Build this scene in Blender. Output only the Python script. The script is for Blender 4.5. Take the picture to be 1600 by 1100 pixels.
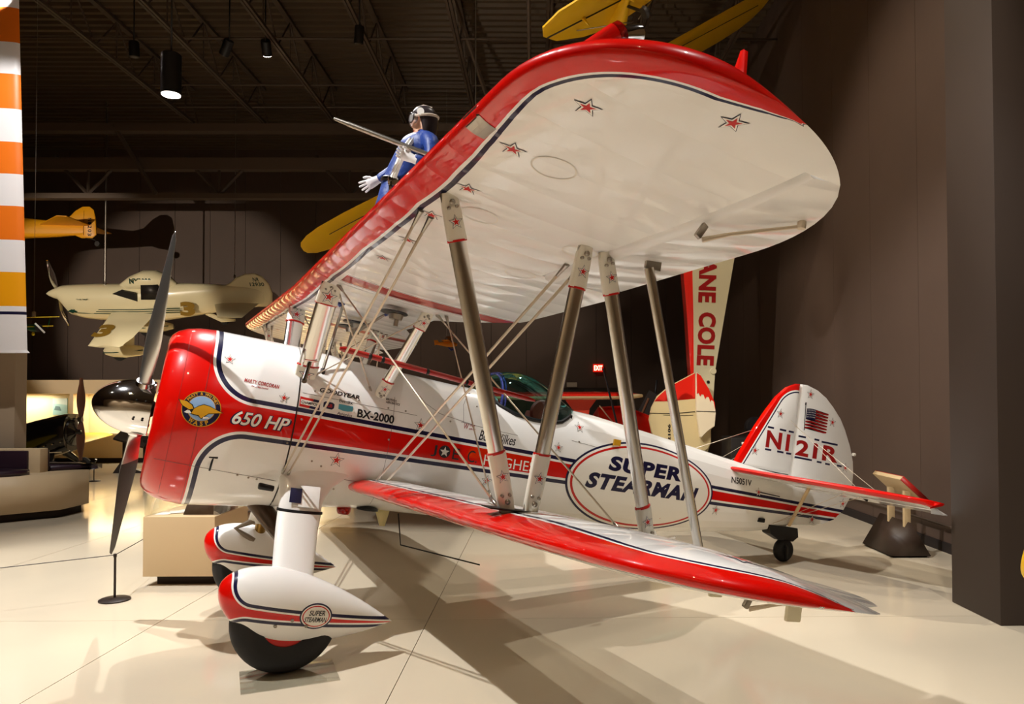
import bpy, bmesh, math, random
from math import sin, cos, tan, pi, radians, sqrt, atan2
from mathutils import Vector, Matrix
random.seed(7)
for _o in list(bpy.data.objects):
    bpy.data.objects.remove(_o)
S = bpy.context.scene
COL = S.collection

# ------------------------------------------------------------------ camera
CAM = Vector((0.166, -6.500, 1.880))
YAW, PIT, ROL = radians(27.107), radians(1.223), radians(-0.142)
cd = bpy.data.cameras.new('camera')
cam = bpy.data.objects.new('camera', cd)
COL.objects.link(cam)
fwd = Vector((sin(YAW)*cos(PIT), cos(YAW)*cos(PIT), sin(PIT)))
rt = Vector((cos(YAW), -sin(YAW), 0))
upv = rt.cross(fwd)
rt2 = rt*cos(ROL)+upv*sin(ROL)
up2 = -rt*sin(ROL)+upv*cos(ROL)
cam.matrix_world = Matrix(((rt2.x, up2.x, -fwd.x, CAM.x), (rt2.y, up2.y, -fwd.y, CAM.y), (rt2.z, up2.z, -fwd.z, CAM.z), (0, 0, 0, 1)))
cd.sensor_fit = 'HORIZONTAL'
cd.sensor_width = 36.0
cd.lens = 1169.33*36/1600
cd.shift_x = (800-856.6)/1600
cd.shift_y = (598.5-550)/1600
cd.clip_end = 200
S.camera = cam

# ------------------------------------------------------------------ room frame: r to the right, d into the hall, z up
PH = radians(26.5)
RR = Vector((cos(PH), -sin(PH), 0))
DD = Vector((sin(PH), cos(PH), 0))
C0 = Vector((CAM.x, CAM.y, 0))
def R(r, d, z=0.0):
    return C0+RR*r+DD*d+Vector((0, 0, z))

# ------------------------------------------------------------------ world, exposure, lamps of the hall
S.view_settings.view_transform = 'Standard'
S.view_settings.look = 'None'
S.view_settings.gamma = 1.0
S.view_settings.use_curve_mapping = False
S.view_settings.exposure = 0.42
W = bpy.data.worlds.new('hall_air')
S.world = W
W.use_nodes = True
W.node_tree.nodes['Background'].inputs[0].default_value = (1.0, 0.92, 0.84, 1)
W.node_tree.nodes['Background'].inputs[1].default_value = 0.04

def spot(name, p, q, power, col, ang=60, blend=0.25, size=0.08):
    l = bpy.data.lights.new(name, 'SPOT')
    l.energy = power; l.color = col; l.spot_size = radians(ang); l.spot_blend = blend; l.shadow_soft_size = size
    o = bpy.data.objects.new(name, l)
    COL.objects.link(o)
    a, b = R(*p), R(*q)
    o.location = a
    o.rotation_euler = (b-a).to_track_quat('-Z', 'Y').to_euler()
    return o
def area(name, p, q, power, col, sx, sy):
    l = bpy.data.lights.new(name, 'AREA')
    l.energy = power; l.color = col; l.shape = 'RECTANGLE'; l.size = sx; l.size_y = sy
    o = bpy.data.objects.new(name, l)
    COL.objects.link(o)
    a, b = R(*p), R(*q)
    o.location = a
    o.rotation_euler = (b-a).to_track_quat('-Z', 'Y').to_euler()
    return o
WARM = (1.0, 0.87, 0.71)
NEUT = (1.0, 0.965, 0.92)
spot('key_lamp', (-5.0, 3.7, 9.3), (-1.5, 6.0, 1.2), 3000, (1, .99, .98), 84, .3, .06)
spot('rear_lamp', (-4.2, 10.5, 9.3), (-3.2, 6.5, 0), 1500, NEUT, 60, .3, .06)
spot('floor_lamp_right', (2.2, 12.0, 9.3), (0.4, 8.2, 0), 1250, (1, .94, .82), 50, .3, .06)
spot('floor_lamp_front', (3.4, 1.2, 9.3), (1.6, 4.6, 0), 760, NEUT, 60, .4, .06)
spot('wall_lamp_right', (-1.5, 4.0, 9.2), (4.9, 10.5, 2.2), 900, WARM, 50, .5, .06)
spot('tail_lamp', (3.0, 5.0, 9.2), (2.6, 8.8, .5), 500, WARM, 40, .4, .06)
spot('racer_lamp', (-14.8, 8.0, 5.0), (-11.8, 25, 4.4), 3200, WARM, 30, .35, .05)
spot('racer_front_lamp', (-9, 12, 9.0), (-11, 21, 4.5), 900, NEUT, 40, .4, .06)
spot('back_floor_lamp', (-8.5, 15.5, 9.2), (-9.5, 17.5, 0), 900, WARM, 70, .5, .1)
spot('left_floor_lamp', (-7.0, 6.5, 9.2), (-6.2, 8.5, 0), 1200, NEUT, 60, .4, .08)
spot('stripe_lamp', (-7.5, 9.0, 9.2), (-9.2, 12.6, 5), 900, NEUT, 50, .4, .06)
spot('show_plane_lamp', (0.5, 9.5, 9.2), (3.1, 14.0, 3), 800, WARM, 40, .4, .06)
spot('overhead_lamp', (-2.5, 9.0, 6.5), (0.0, 14.5, 7.4), 300, WARM, 70, .5, .06)
for _i, (_r, _d) in enumerate(((-9, -3), (-4.5, -4), (0, -3), (-8, 1.5), (-2.5, .5), (1.5, 7.0), (-12, 4))):
    spot('hall_fill_lamp', (_r, _d, 9.3), (_r+.6, _d+.5, 0), 260, (1, .90, .76) if _i % 2 else (1, .76, .48), 80, .5, .07)  # extra unseen ceiling spots added for general fill and highlight dots
for _r in (-10, -3, 4): spot('front_wall_fill', (_r, -8, 9.3), (_r, -12, 3), 700, WARM, 90, .6, .1)  # added spots that light the wall behind the camera for reflections
for _r in (-13, -7, -1): spot('back_wall_fill', (_r, 21.8, 6.9), (_r, 25, 2.5), 170, WARM, 95, .6, .1)  # added spots that lift the dark back wall
spot('right_wall_fill', (0.5, 9.5, 9.2), (4.95, 9.5, 3.0), 350, WARM, 80, .6, .1)  # added spot that brightens the right wall

# ------------------------------------------------------------------ materials
def lin(h):
    h = h.lstrip('#')
    c = [int(h[i:i+2], 16)/255 for i in (0, 2, 4)]
    return tuple(x/12.92 if x <= .04045 else ((x+.055)/1.055)**2.4 for x in c)+(1,)
def newmat(name):
    m = bpy.data.materials.new(name)
    m.use_nodes = True
    return m, m.node_tree, m.node_tree.nodes['Principled BSDF']
MATS = {}
def mat(name, col, rough=.5, metal=0.0, coat=0.0, noise=0.0, nscale=8.0, bump=0.0, bscale=40.0, emit=None, estr=0.0, trans=0.0, ior=1.45, spec=.5):
    if name in MATS: return MATS[name]
    m, t, b = newmat(name)
    c = lin(col) if isinstance(col, str) else col
    b.inputs['Base Color'].default_value = c
    b.inputs['Roughness'].default_value = rough
    b.inputs['Metallic'].default_value = metal
    b.inputs['Coat Weight'].default_value = coat
    b.inputs['Coat Roughness'].default_value = .04
    b.inputs['Specular IOR Level'].default_value = spec
    b.inputs['IOR'].default_value = ior
    b.inputs['Transmission Weight'].default_value = trans
    if emit:
        b.inputs['Emission Color'].default_value = lin(emit)
        b.inputs['Emission Strength'].default_value = estr
    if noise or bump:
        tc = t.nodes.new('ShaderNodeTexCoord')
    if noise:
        n = t.nodes.new('ShaderNodeTexNoise'); n.inputs['Scale'].default_value = nscale; n.inputs['Detail'].default_value = 4
        t.links.new(tc.outputs['Object'], n.inputs['Vector'])
        mx = t.nodes.new('ShaderNodeMix'); mx.data_type = 'RGBA'
        mx.inputs[6].default_value = tuple(max(0, x*(1-noise)) for x in c[:3])+(1,)
        mx.inputs[7].default_value = tuple(min(1, x*(1+noise)) for x in c[:3])+(1,)
        t.links.new(n.outputs['Fac'], mx.inputs[0])
        t.links.new(mx.outputs[2], b.inputs['Base Color'])
    if bump:
        n2 = t.nodes.new('ShaderNodeTexNoise'); n2.inputs['Scale'].default_value = bscale; n2.inputs['Detail'].default_value = 3
        t.links.new(tc.outputs['Object'], n2.inputs['Vector'])
        bp = t.nodes.new('ShaderNodeBump'); bp.inputs['Strength'].default_value = bump; bp.inputs['Distance'].default_value = .02
        t.links.new(n2.outputs['Fac'], bp.inputs['Height'])
        t.links.new(bp.outputs['Normal'], b.inputs['Normal'])
    MATS[name] = m
    return m

def clear(name, col, gloss=.12, rough=.02, gcol=(1, 1, 1, 1)):
    """thin clear sheet: lets light through, keeps a mirror sheen"""
    m = bpy.data.materials.new(name); m.use_nodes = True; t = m.node_tree
    t.nodes.remove(t.nodes['Principled BSDF'])
    a = t.nodes.new('ShaderNodeBsdfTransparent'); a.inputs[0].default_value = col
    b = t.nodes.new('ShaderNodeBsdfGlossy'); b.inputs['Roughness'].default_value = rough; b.inputs[0].default_value = gcol
    x = t.nodes.new('ShaderNodeMixShader'); lw = t.nodes.new('ShaderNodeLayerWeight'); lw.inputs[0].default_value = gloss
    t.links.new(lw.outputs['Facing'], x.inputs[0]); t.links.new(a.outputs[0], x.inputs[1]); t.links.new(b.outputs[0], x.inputs[2])
    t.links.new(x.outputs[0], t.nodes['Material Output'].inputs[0])
    return m
class E:
    """little wrapper that writes math nodes from python expressions"""
    def __init__(s, t, v): s.t, s.v = t, v
    def op(s, o, *a):
        n = s.t.nodes.new('ShaderNodeMath'); n.operation = o
        for i, x in enumerate((s,)+a):
            x = x.v if isinstance(x, E) else x
            if isinstance(x, (int, float)): n.inputs[i].default_value = x
            else: s.t.links.new(x, n.inputs[i])
        return E(s.t, n.outputs[0])
    def __add__(s, o): return s.op('ADD', o)
    def __sub__(s, o): return s.op('SUBTRACT', o)
    def __mul__(s, o): return s.op('MULTIPLY', o)
    def neg(s): return s.op('MULTIPLY', -1.0)
    def gt(s, o): return s.op('GREATER_THAN', o)
    def lt(s, o): return s.op('LESS_THAN', o)
    def mx(s, o): return s.op('MAXIMUM', o)
    def mn(s, o): return s.op('MINIMUM', o)
    def ab(s): return s.op('ABSOLUTE')
    def sq(s): return s.op('SQRT')
def mixc(t, fac, a, b):
    n = t.nodes.new('ShaderNodeMix'); n.data_type = 'RGBA'
    t.links.new(fac.v, n.inputs[0])
    for i, x in ((6, a), (7, b)):
        if isinstance(x, tuple): n.inputs[i].default_value = x
        else: t.links.new(x, n.inputs[i])
    return n.outputs[2]
def attr(t, name):
    n = t.nodes.new('ShaderNodeAttribute'); n.attribute_name = name
    return E(t, n.outputs['Fac'])
RED, NAVY, CREAM = lin('#d20a02'), lin('#16143a'), lin('#efeeeb')
def paintbase(name, rough=.12):
    m, t, b = newmat(name)
    b.inputs['Roughness'].default_value = .3
    b.inputs['Coat Weight'].default_value = .8
    b.inputs['Specular IOR Level'].default_value = .12
    b.inputs['Coat Roughness'].default_value = .025
    return m, t, b
def ramp3(t, d, w1, w2):
    """red where d>0, cream trim to -w1, navy to -w2, cream beyond"""
    c = mixc(t, d.gt(-w2), CREAM, NAVY)
    c = mixc(t, d.gt(-w1), c, CREAM)
    return mixc(t, d.gt(0.0), c, RED)
def swoosh(name, zt0, st, zb0, sb, xo, x0, r, w1, w2, shift):
    m, t, b = paintbase(name)
    tc = t.nodes.new('ShaderNodeTexCoord'); sp = t.nodes.new('ShaderNodeSeparateXYZ')
    t.links.new(tc.outputs['Object'], sp.inputs[0])
    X = E(t, sp.outputs[0])-shift[0]; Z = E(t, sp.outputs[2])-shift[2]
    zt = (X-xo)*st+zt0; zb = (X-xo)*sb+zb0
    qx = X.neg()+(x0+r)
    def corner(qy):
        a = qx.mx(0.0); c = qy.mx(0.0)
        return (a*a+c*c).sq()+qx.mx(qy).mn(0.0)-r
    d = corner(zt-Z+r).mn(corner(Z-zb+r))
    t.links.new(ramp3(t, d, w1, w2), b.inputs['Base Color'])
    return m

# ------------------------------------------------------------------ mesh helpers
def mesh(name, vs, fs, m=None, smooth=True, angle=None, mats=None, fm=None):
    me = bpy.data.meshes.new(name)
    me.from_pydata([tuple(v) for v in vs], [], fs)
    bm = bmesh.new(); bm.from_mesh(me)
    bmesh.ops.recalc_face_normals(bm, faces=bm.faces)
    if angle:
        for e in bm.edges:
            if len(e.link_faces) == 2 and e.calc_face_angle(0) > radians(angle): e.smooth = False
    bm.to_mesh(me); bm.free()
    for q in (mats or ([m] if m else [])): me.materials.append(q)
    if fm: me.polygons.foreach_set('material_index', fm)
    if smooth: me.polygons.foreach_set('use_smooth', [True]*len(me.polygons))
    me.update()
    return me
def link(name, me, parent=None, loc=None, rot=None):
    o = bpy.data.objects.new(name, me)
    COL.objects.link(o)
    if parent: o.parent = parent
    if loc is not None: o.location = loc
    if rot is not None: o.rotation_euler = rot
    return o
def tag(o, label, cat, group=None):
    o['label'] = label; o['category'] = cat
    if group: o['group'] = group
    return o
def empty(name, label, cat, loc, rz=0.0, group=None):
    o = bpy.data.objects.new(name, None)
    o.empty_display_size = .2
    COL.objects.link(o)
    o.location = loc; o.rotation_euler = (0, 0, rz)
    return tag(o, label, cat, group)
def struct(o):
    o['kind'] = 'structure'; return o
class G:
    """geometry collector"""
    def __init__(s): s.v, s.f = [], []
    def add(s, vs, fs):
        n = len(s.v); s.v += [Vector(v) for v in vs]; s.f += [tuple(i+n for i in f) for f in fs]; return s
    def box(s, c, d, M=None, bev=0.0):
        hx, hy, hz = d[0]/2, d[1]/2, d[2]/2
        if bev:
            b = min(bev, hx*.9, hy*.9, hz*.9)
            bm = bmesh.new(); bmesh.ops.create_cube(bm, size=1)
            for v in bm.verts: v.co = Vector((v.co.x*d[0], v.co.y*d[1], v.co.z*d[2]))
            bmesh.ops.bevel(bm, geom=bm.edges[:], offset=b, segments=2, affect='EDGES', profile=.6)
            bm.verts.index_update()
            vs = [v.co.copy() for v in bm.verts]; fs = [tuple(v.index for v in f.verts) for f in bm.faces]; bm.free()
        else:
            vs = [Vector((x*hx, y*hy, z*hz)) for z in (-1, 1) for y in (-1, 1) for x in (-1, 1)]
            fs = [(0, 2, 3, 1), (4, 5, 7, 6), (0, 1, 5, 4), (2, 6, 7, 3), (0, 4, 6, 2), (1, 3, 7, 5)]
        if M: vs = [M @ v for v in vs]
        return s.add([v+Vector(c) for v in vs], fs)
    def loft(s, secs, cap=True, close=True):
        n = len(secs[0]); vs = [p for q in secs for p in q]; fs = []
        for i in range(len(secs)-1):
            for j in range(n if close else n-1):
                k = (j+1) % n
                fs.append((i*n+j, i*n+k, (i+1)*n+k, (i+1)*n+j))
        if cap and close: fs += [tuple(range(n))[::-1], tuple(range((len(secs)-1)*n, len(secs)*n))]
        return s.add(vs, fs)
    def tube(s, pts, r, n=10, cap=True):
        pts = [Vector(p) for p in pts]; secs = []
        rs = r if isinstance(r, (list, tuple)) else [r]*len(pts)
        u = None
        for i, p in enumerate(pts):
            d = (pts[min(i+1, len(pts)-1)]-pts[max(i-1, 0)]).normalized()
            if u is None: u = d.orthogonal().normalized()
            u = (u-d*u.dot(d)).normalized(); w = d.cross(u)
            secs.append([p+(u*cos(2*pi*k/n)+w*sin(2*pi*k/n))*rs[i] for k in range(n)])
        return s.loft(secs, cap)
    def rev(s, prof, n=24, axis='z', c=(0, 0, 0)):
        """prof: (radius, height) pairs"""
        secs = []
        for r, h in prof:
            q = []
            for k in range(n):
                a = 2*pi*k/n; x, y = r*cos(a), r*sin(a)
                p = (x, y, h) if axis == 'z' else ((h, x, y) if axis == 'x' else (y, h, x))
                q.append(Vector(p)+Vector(c))
            secs.append(q)
        return s.loft(secs, True)
    def mesh(s, name, m, smooth=True, angle=35): return mesh(name, s.v, s.f, m, smooth, angle)
def box(name, c, d, m, parent=None, bev=.006, rot=None, smooth=True):
    """a block with its origin at the centre of its base"""
    g = G().box((0, 0, d[2]/2), d, None, bev)
    return link(name, g.mesh(name, m), parent, c, rot)
def bez(p, n=12):
    a, b, c, d = [Vector(x) for x in p]
    return [a*(1-t)**3+b*3*t*(1-t)**2+c*3*t*t*(1-t)+d*t**3 for t in [i/n for i in range(n+1)]]

# ------------------------------------------------------------------ flat print: outlines laid on a surface
def gridcut(me, step):
    bm = bmesh.new(); bm.from_mesh(me)
    if step:
        xs = [v.co.x for v in bm.verts]; ys = [v.co.y for v in bm.verts]
        for lo, hi, ax in ((min(xs), max(xs), 0), (min(ys), max(ys), 1)):
            k = math.ceil(lo/step)*step
            while k < hi:
                co = Vector((0, 0, 0)); co[ax] = k; no = Vector((0, 0, 0)); no[ax] = 1
                bmesh.ops.bisect_plane(bm, geom=bm.verts[:]+bm.edges[:]+bm.faces[:], plane_co=co, plane_no=no)
                k += step
    bm.to_mesh(me); bm.free()
    return me
def text2d(s, size=1.0, shear=0.0, bold=0.0, space=1.0, width=None, height=None):
    """text as a flat mesh, scaled to width x height, lower left corner at 0,0"""
    cu = bpy.data.curves.new('txt', 'FONT')
    cu.body = s; cu.size = 1; cu.shear = shear; cu.offset = bold; cu.space_character = space; cu.resolution_u = 4
    o = bpy.data.objects.new('txt', cu); COL.objects.link(o)
    dg = bpy.context.evaluated_depsgraph_get()
    me = bpy.data.meshes.new_from_object(o.evaluated_get(dg))
    bpy.data.objects.remove(o); bpy.data.curves.remove(cu)
    me.materials.clear()
    xs = [v.co.x for v in me.vertices]; ys = [v.co.y for v in me.vertices]
    x0, x1, y0, y1 = min(xs), max(xs), min(ys), max(ys)
    sx = width/(x1-x0) if width else size; sy = height/(y1-y0) if height else size
    if width and not height: sy = sx
    if height and not width: sx = sy
    for v in me.vertices: v.co = ((v.co.x-x0)*sx, (v.co.y-y0)*sy, 0)
    return me
def poly2d(loops):
    """filled outline(s); later loops are holes"""
    from mathutils.geometry import tessellate_polygon
    lp = [[Vector((x, y, 0)) for x, y in l] for l in loops]
    me = bpy.data.meshes.new('poly')
    if len(lp) == 1:
        bm = bmesh.new(); bm.faces.new([bm.verts.new(v) for v in lp[0]])
        bmesh.ops.triangulate(bm, faces=bm.faces[:], ngon_method='EAR_CLIP')
        bm.to_mesh(me); bm.free(); return me
    tr = tessellate_polygon(lp)
    me.from_pydata([tuple(v) for l in lp for v in l], [], [tuple(t) for t in tr])
    return me
def ring2d(outer, inner):
    n = len(outer); me = bpy.data.meshes.new('ring')
    me.from_pydata([(x, y, 0) for x, y in outer+inner], [], [(i, (i+1) % n, n+(i+1) % n, n+i) for i in range(n)])
    return me
def ell(cx, cy, a, b, n=64, rot=0.0):
    c, s = cos(rot), sin(rot); q = []
    for i in range(n):
        x, y = a*cos(2*pi*i/n), b*sin(2*pi*i/n)
        q.append((cx+x*c-y*s, cy+x*s+y*c))
    return q
def starpts(r, ri, cx=0, cy=0, rot=0.0):
    return [(cx+(r if i % 2 == 0 else ri)*sin(rot+i*pi/5), cy+(r if i % 2 == 0 else ri)*cos(rot+i*pi/5)) for i in range(10)]
def path2d(pts, w):
    """open ribbon of width w"""
    L, Rr = [], []
    P = [Vector((x, y)) for x, y in pts]
    for i, p in enumerate(P):
        d = (P[min(i+1, len(P)-1)]-P[max(i-1, 0)]).normalized()
        n = Vector((-d.y, d.x))*w/2
        L.append(p+n); Rr.append(p-n)
    me = bpy.data.meshes.new('ribbon'); n = len(P)
    me.from_pydata([(v.x, v.y, 0) for v in L+Rr], [], [(i, i+1, n+i+1, n+i) for i in range(n-1)])
    return me
def moved(me, dx, dy, rot=0.0, sx=1.0, sy=1.0):
    c, s = cos(rot), sin(rot)
    for v in me.vertices:
        x, y = v.co.x*sx, v.co.y*sy
        v.co = (x*c-y*s+dx, x*s+y*c+dy, v.co.z)
    return me
def lay(name, layers, surf, parent, step=.05, off=.0018):
    """layers: (flat mesh, material); each is laid on surf(u, v) -> point, normal, one above the other"""
    vs, fs, fm, mats = [], [], [], []
    for k, (me, m) in enumerate(layers):
        gridcut(me, step)
        n = len(vs)
        if m not in mats: mats.append(m)
        h = off*(1+.55*k)
        for v in me.vertices:
            p, no = surf(v.co.x, v.co.y); vs.append(p+no*h)
        for p in me.polygons:
            fs.append(tuple(i+n for i in p.vertices)); fm.append(mats.index(m))
        bpy.data.meshes.remove(me)
    out = bpy.data.meshes.new(name)
    out.from_pydata([tuple(v) for v in vs], [], fs)
    for m in mats: out.materials.append(m)
    out.polygons.foreach_set('material_index', fm)
    out.update()
    return link(name, out, parent)
def flatsurf(o, ex, ey):
    o, ex, ey = Vector(o), Vector(ex), Vector(ey); n = ex.cross(ey).normalized()
    return lambda u, v: (o+ex*u+ey*v, n)
# ------------------------------------------------------------------ the biplane
# its own axes: x aft from the propeller disc, y to its right (the camera stands on its left, y < 0), z up; thrust line z = 0
TH = radians(10.216)
OFF = Vector((0, 0, 1.825))
BASE = Vector((2.6, 0, 0))
_ry = Matrix.Rotation(TH, 3, 'Y')
SH = _ry.inverted() @ (OFF-BASE)
plane = empty('stunt_biplane', 'large red and white stunt biplane dotted with stars, filling the middle of the hall', 'airplane', BASE)
plane.rotation_euler = (0, TH, 0)
def part(name, me, parent=None):
    o = link(name, me, parent or plane)
    if parent is None: o.location = SH
    return o
def dup(o, parent=None, name=None):
    c = o.copy(); COL.objects.link(c)
    if parent: c.parent = parent
    return c

m_livery = swoosh('fuselage_paint', .135, -.0205, -.052, 0.0, .9, .405, .32, .02, .053, (0, 0, 0))
m_pant = swoosh('wheel_pant_paint', -1.200, -.072, -1.246, -.026, 1.05, .765, .14, .012, .034, (0, 0, 0))
m_cream = mat('cream_paint', '#efeeeb', .3, coat=.8)
m_cream2 = mat('cream_fitting_paint', '#e6e1d2', .35, coat=.4)
m_redp = mat('red_paint', '#cc0c04', .28, coat=.5, spec=.15)
m_navy = mat('navy_print', '#16143a', .35)
m_black = mat('black_print', '#0d0c10', .4)
m_redpr = mat('red_print', '#c4140c', .35)
m_white = mat('white_print', '#efece4', .35)
m_dkred = mat('dark_red_print', '#9c1212', .4)
m_chrome = mat('chrome', '#e2e2e4', .08, metal=1)
m_alu = mat('polished_aluminium', '#e6e3de', .2, metal=1, bump=.02, bscale=2)
m_steel = mat('brushed_steel', '#a8a196', .32, metal=1)
m_wire = mat('rigging_wire', '#d9cbb6', .35, metal=.6)
m_dark = mat('dark_metal', '#2b2724', .45, metal=.5)
m_rub = mat('tyre_rubber', '#1b1a1b', .7, bump=.05, bscale=60)
m_gold = mat('gold_print', '#d09a1c', .4)
m_sky = mat('light_blue_print', '#8fb2dd', .4)
m_teal = mat('teal_print', '#4f9fb4', .4)

# wing skin: 'band' = distance from the leading edge / stripe width, 'yy' = span station, 'ff' = chord fraction
def wingpaint(name, rootband):
    m, t, b = paintbase(name)
    d = attr(t, 'band').op('DIVIDE', attr(t, 'width')); yy = attr(t, 'yy'); ff = attr(t, 'ff')
    c = mixc(t, d.lt(.98), CREAM, NAVY)
    c = mixc(t, d.lt(.83), c, CREAM)
    c = mixc(t, d.lt(.73), c, RED)
    if rootband:
        on = ff.gt(.125)
        q = (yy-1.185).ab()
        c = mixc(t, q.lt(.128)*q.gt(.119)*on, c, NAVY)
        c = mixc(t, q.lt(.105)*on, c, lin('#b01a14'))
    t.links.new(c, b.inputs['Base Color'])
    # rib tapes and drum-tight fabric
    tc = t.nodes.new('ShaderNodeTexCoord'); sp = t.nodes.new('ShaderNodeSeparateXYZ')
    t.links.new(tc.outputs['Object'], sp.inputs[0])
    Y = E(t, sp.outputs[1])
    rib = (Y*(1/.27)).op('FRACT')
    tape = (rib-.5).ab().lt(.06)*ff.gt(.12)
    sag = (rib-.5)*(rib-.5)*(1.2)
    nz = t.nodes.new('ShaderNodeTexNoise'); nz.inputs['Scale'].default_value = 3.2; nz.inputs['Detail'].default_value = 2
    t.links.new(tc.outputs['Object'], nz.inputs['Vector'])
    hgt = tape*.06+sag.neg()*.9+E(t, nz.outputs['Fac'])*.22
    bp = t.nodes.new('ShaderNodeBump'); bp.inputs['Strength'].default_value = .55; bp.inputs['Distance'].default_value = .02
    t.links.new(hgt.v, bp.inputs['Height'])
    t.links.new(bp.outputs['Normal'], b.inputs['Normal'])
    t.links.new(bp.outputs['Normal'], b.inputs['Coat Normal'])
    return m
m_wingU = wingpaint('upper_wing_paint', True)
m_wingL = wingpaint('lower_wing_paint', False)

def naca(f, th):
    f = max(0, min(1, f))
    yt = 5*th*(.2969*sqrt(f)-.126*f-.3516*f*f+.2843*f**3-.1036*f**4)
    p, mm = .3, .022
    yc = mm/p/p*(2*p*f-f*f) if f < p else mm/(1-p)**2*((1-2*p)+2*p*f-f*f)
    return yc+yt, yc-yt
class Wing:
    def __init__(s, x0, z0, dih, inc, ch, span, sg, th=.125, taper=0):
        s.x0, s.z0, s.d, s.i, s.c, s.s, s.sg, s.th = x0, z0, radians(dih), radians(inc), ch, span, sg, th
        s.y0 = span-1.05; s.e = 2.4; s.yl = span-.62; s.boost = .35; s.lowcut = 0
        s.line = []
        y = 0.0
        tt = [s.y0*k/40 for k in range(40)]+[s.y0+(s.s-s.y0)*k/60 for k in range(61)]+[s.yl+(s.s-s.yl)*s.t_of(k/80.0) for k in range(81)]
        for y in sorted(tt):
            a, b = s.ends(y); s.line.append((y, a))
        k = s.s
        while s.ends(k)[1] < .52*s.c:
            s.line.append((k, s.ends(k)[1])); k -= .0015
        ln = []
        for y, a in s.line:
            w = max(0, min(1, (a-.06)/(.52*s.c-.06)))
            D = .165*(1-w)**.75
            if taper and y > taper: D = min(D, .165-(.165-.085)*min(1, (y-taper)/.85))
            ln.append((y, a, max(D, .014)))
        s.line = ln
    def t_of(s, k): return (1-(1-k)**s.e)**(1/s.e)
    def ends(s, y):
        t = min(1, max(0, (y-s.y0)/(s.s-s.y0)))
        tl = min(1, max(0, (y-s.yl)/(s.s-s.yl))); k = 1-(1-tl**s.e)**(1/s.e); k2 = 1-(1-t**2.05)**(1/2.05)
        return .38*s.c*k, s.c*(1-.62*k2)
    def at(s, y, f, up, dz=0.0):
        y = abs(y); a, b = s.ends(y); cl = max(b-a, .004)
        dx = a+f*cl
        zu, zl = naca(f, s.th)
        z = (zu if up else zl)*cl*(1+s.boost*(1-cl/s.c))+dz
        return Vector((s.x0+dx*cos(s.i)+z*sin(s.i), s.sg*y, s.z0+y*tan(s.d)-dx*sin(s.i)+z*cos(s.i)))
    def f_of(s, y, dx):
        a, b = s.ends(abs(y)); return (dx-a)/max(b-a, .004)
    def surf(s, up):
        def q(u, v):          # u = span station, v = distance behind the leading edge line
            p = s.at(u, s.f_of(u, v), up); e = .004
            pu = s.at(u+e, s.f_of(u+e, v), up)-p; pv = s.at(u, s.f_of(u, v+e), up)-p
            n = pu.cross(pv).normalized()
            if (n.z > 0) != up: n = -n
            return p, n
        return q
    def band(s, y, f):
        a, b = s.ends(y); x = a+f*(b-a)
        best = min(s.line, key=lambda q: (q[0]-y)**2+(q[1]-x)**2)
        return sqrt((best[0]-y)**2+(best[1]-x)**2), best[2], y, f
    def skin(s, name, ys, m, f0=None, f1=None, nose=None, n=22):
        """closed skin over span stations ys between chord fractions f0(y) and f1(y)"""
        secs, at = [], []
        for y in ys:
            b1 = f1(y) if f1 else 1.0; b0 = f0(y) if f0 else 0.0
            fr = [b0+(b1-b0)*(i/n)**(1.7 if not f0 else 1.0) for i in range(n+1)]
            q, w = [], []
            for f in reversed(fr): q.append(s.at(y, f, True)); w.append(s.band(y, f))
            if f0:
                a, bb = s.at(y, b0, True), s.at(y, b0, False); mid = (a+bb)/2; h = (a-bb).length/2; ex = Vector((-1, 0, 0))
                for k in (1, 2, 3): q.append(mid+(a-bb)/2*cos(k*pi/4)+ex*h*sin(k*pi/4)*.8); w.append(s.band(y, b0))
            for f in (fr if f0 else fr[1:]):
                q.append(s.at(y, f, False)); b_ = s.band(y, f); w.append((b_[0], b_[1]*(1-s.lowcut*max(0, min(1, (y-3.1)/.9))), b_[2], b_[3]))
            secs.append(q); at += w
        g = G().loft(secs)
        me = mesh(name, g.v, g.f, m, True, 50)
        for k, nm in enumerate(('band', 'width', 'yy', 'ff')):
            A = me.attributes.new(nm, 'FLOAT', 'POINT'); A.data.foreach_set('value', [q[k] for q in at])
        return me
def lerp(a, b, n): return [a+(b-a)*i/n for i in range(n+1)]
UW = {sg: Wing(.910, 1.171, 1.151, 4.218, 1.528, 4.875, sg, .125, 3.6) for sg in (-1, 1)}
LW = {sg: Wing(1.556, -.378, 2.15, 4.3, 1.518, 4.72, sg, .112, 3.6) for sg in (-1, 1)}
AILH = .655
for _w in LW.values(): _w.boost = 0.0; _w.lowcut = .62
def ysw(a, s, y0, ai, ao):
    q = lerp(a, ai-.001, 16)+lerp(ai+.001, ao-.001, 24)+[ao+.001]
    q += [y0+(s-y0)*(1-(1-k/32.0)**e)**(1/e) for k in range(33) for e in (2.05,)]+[s-.62+.62*(1-(1-k/28.0)**2.4)**(1/2.4) for k in range(29)]+[y0+(s-y0)*k/16 for k in range(16)]
    q = sorted(set(round(v, 4) for v in q if not (v > s)))
    return q
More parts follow.
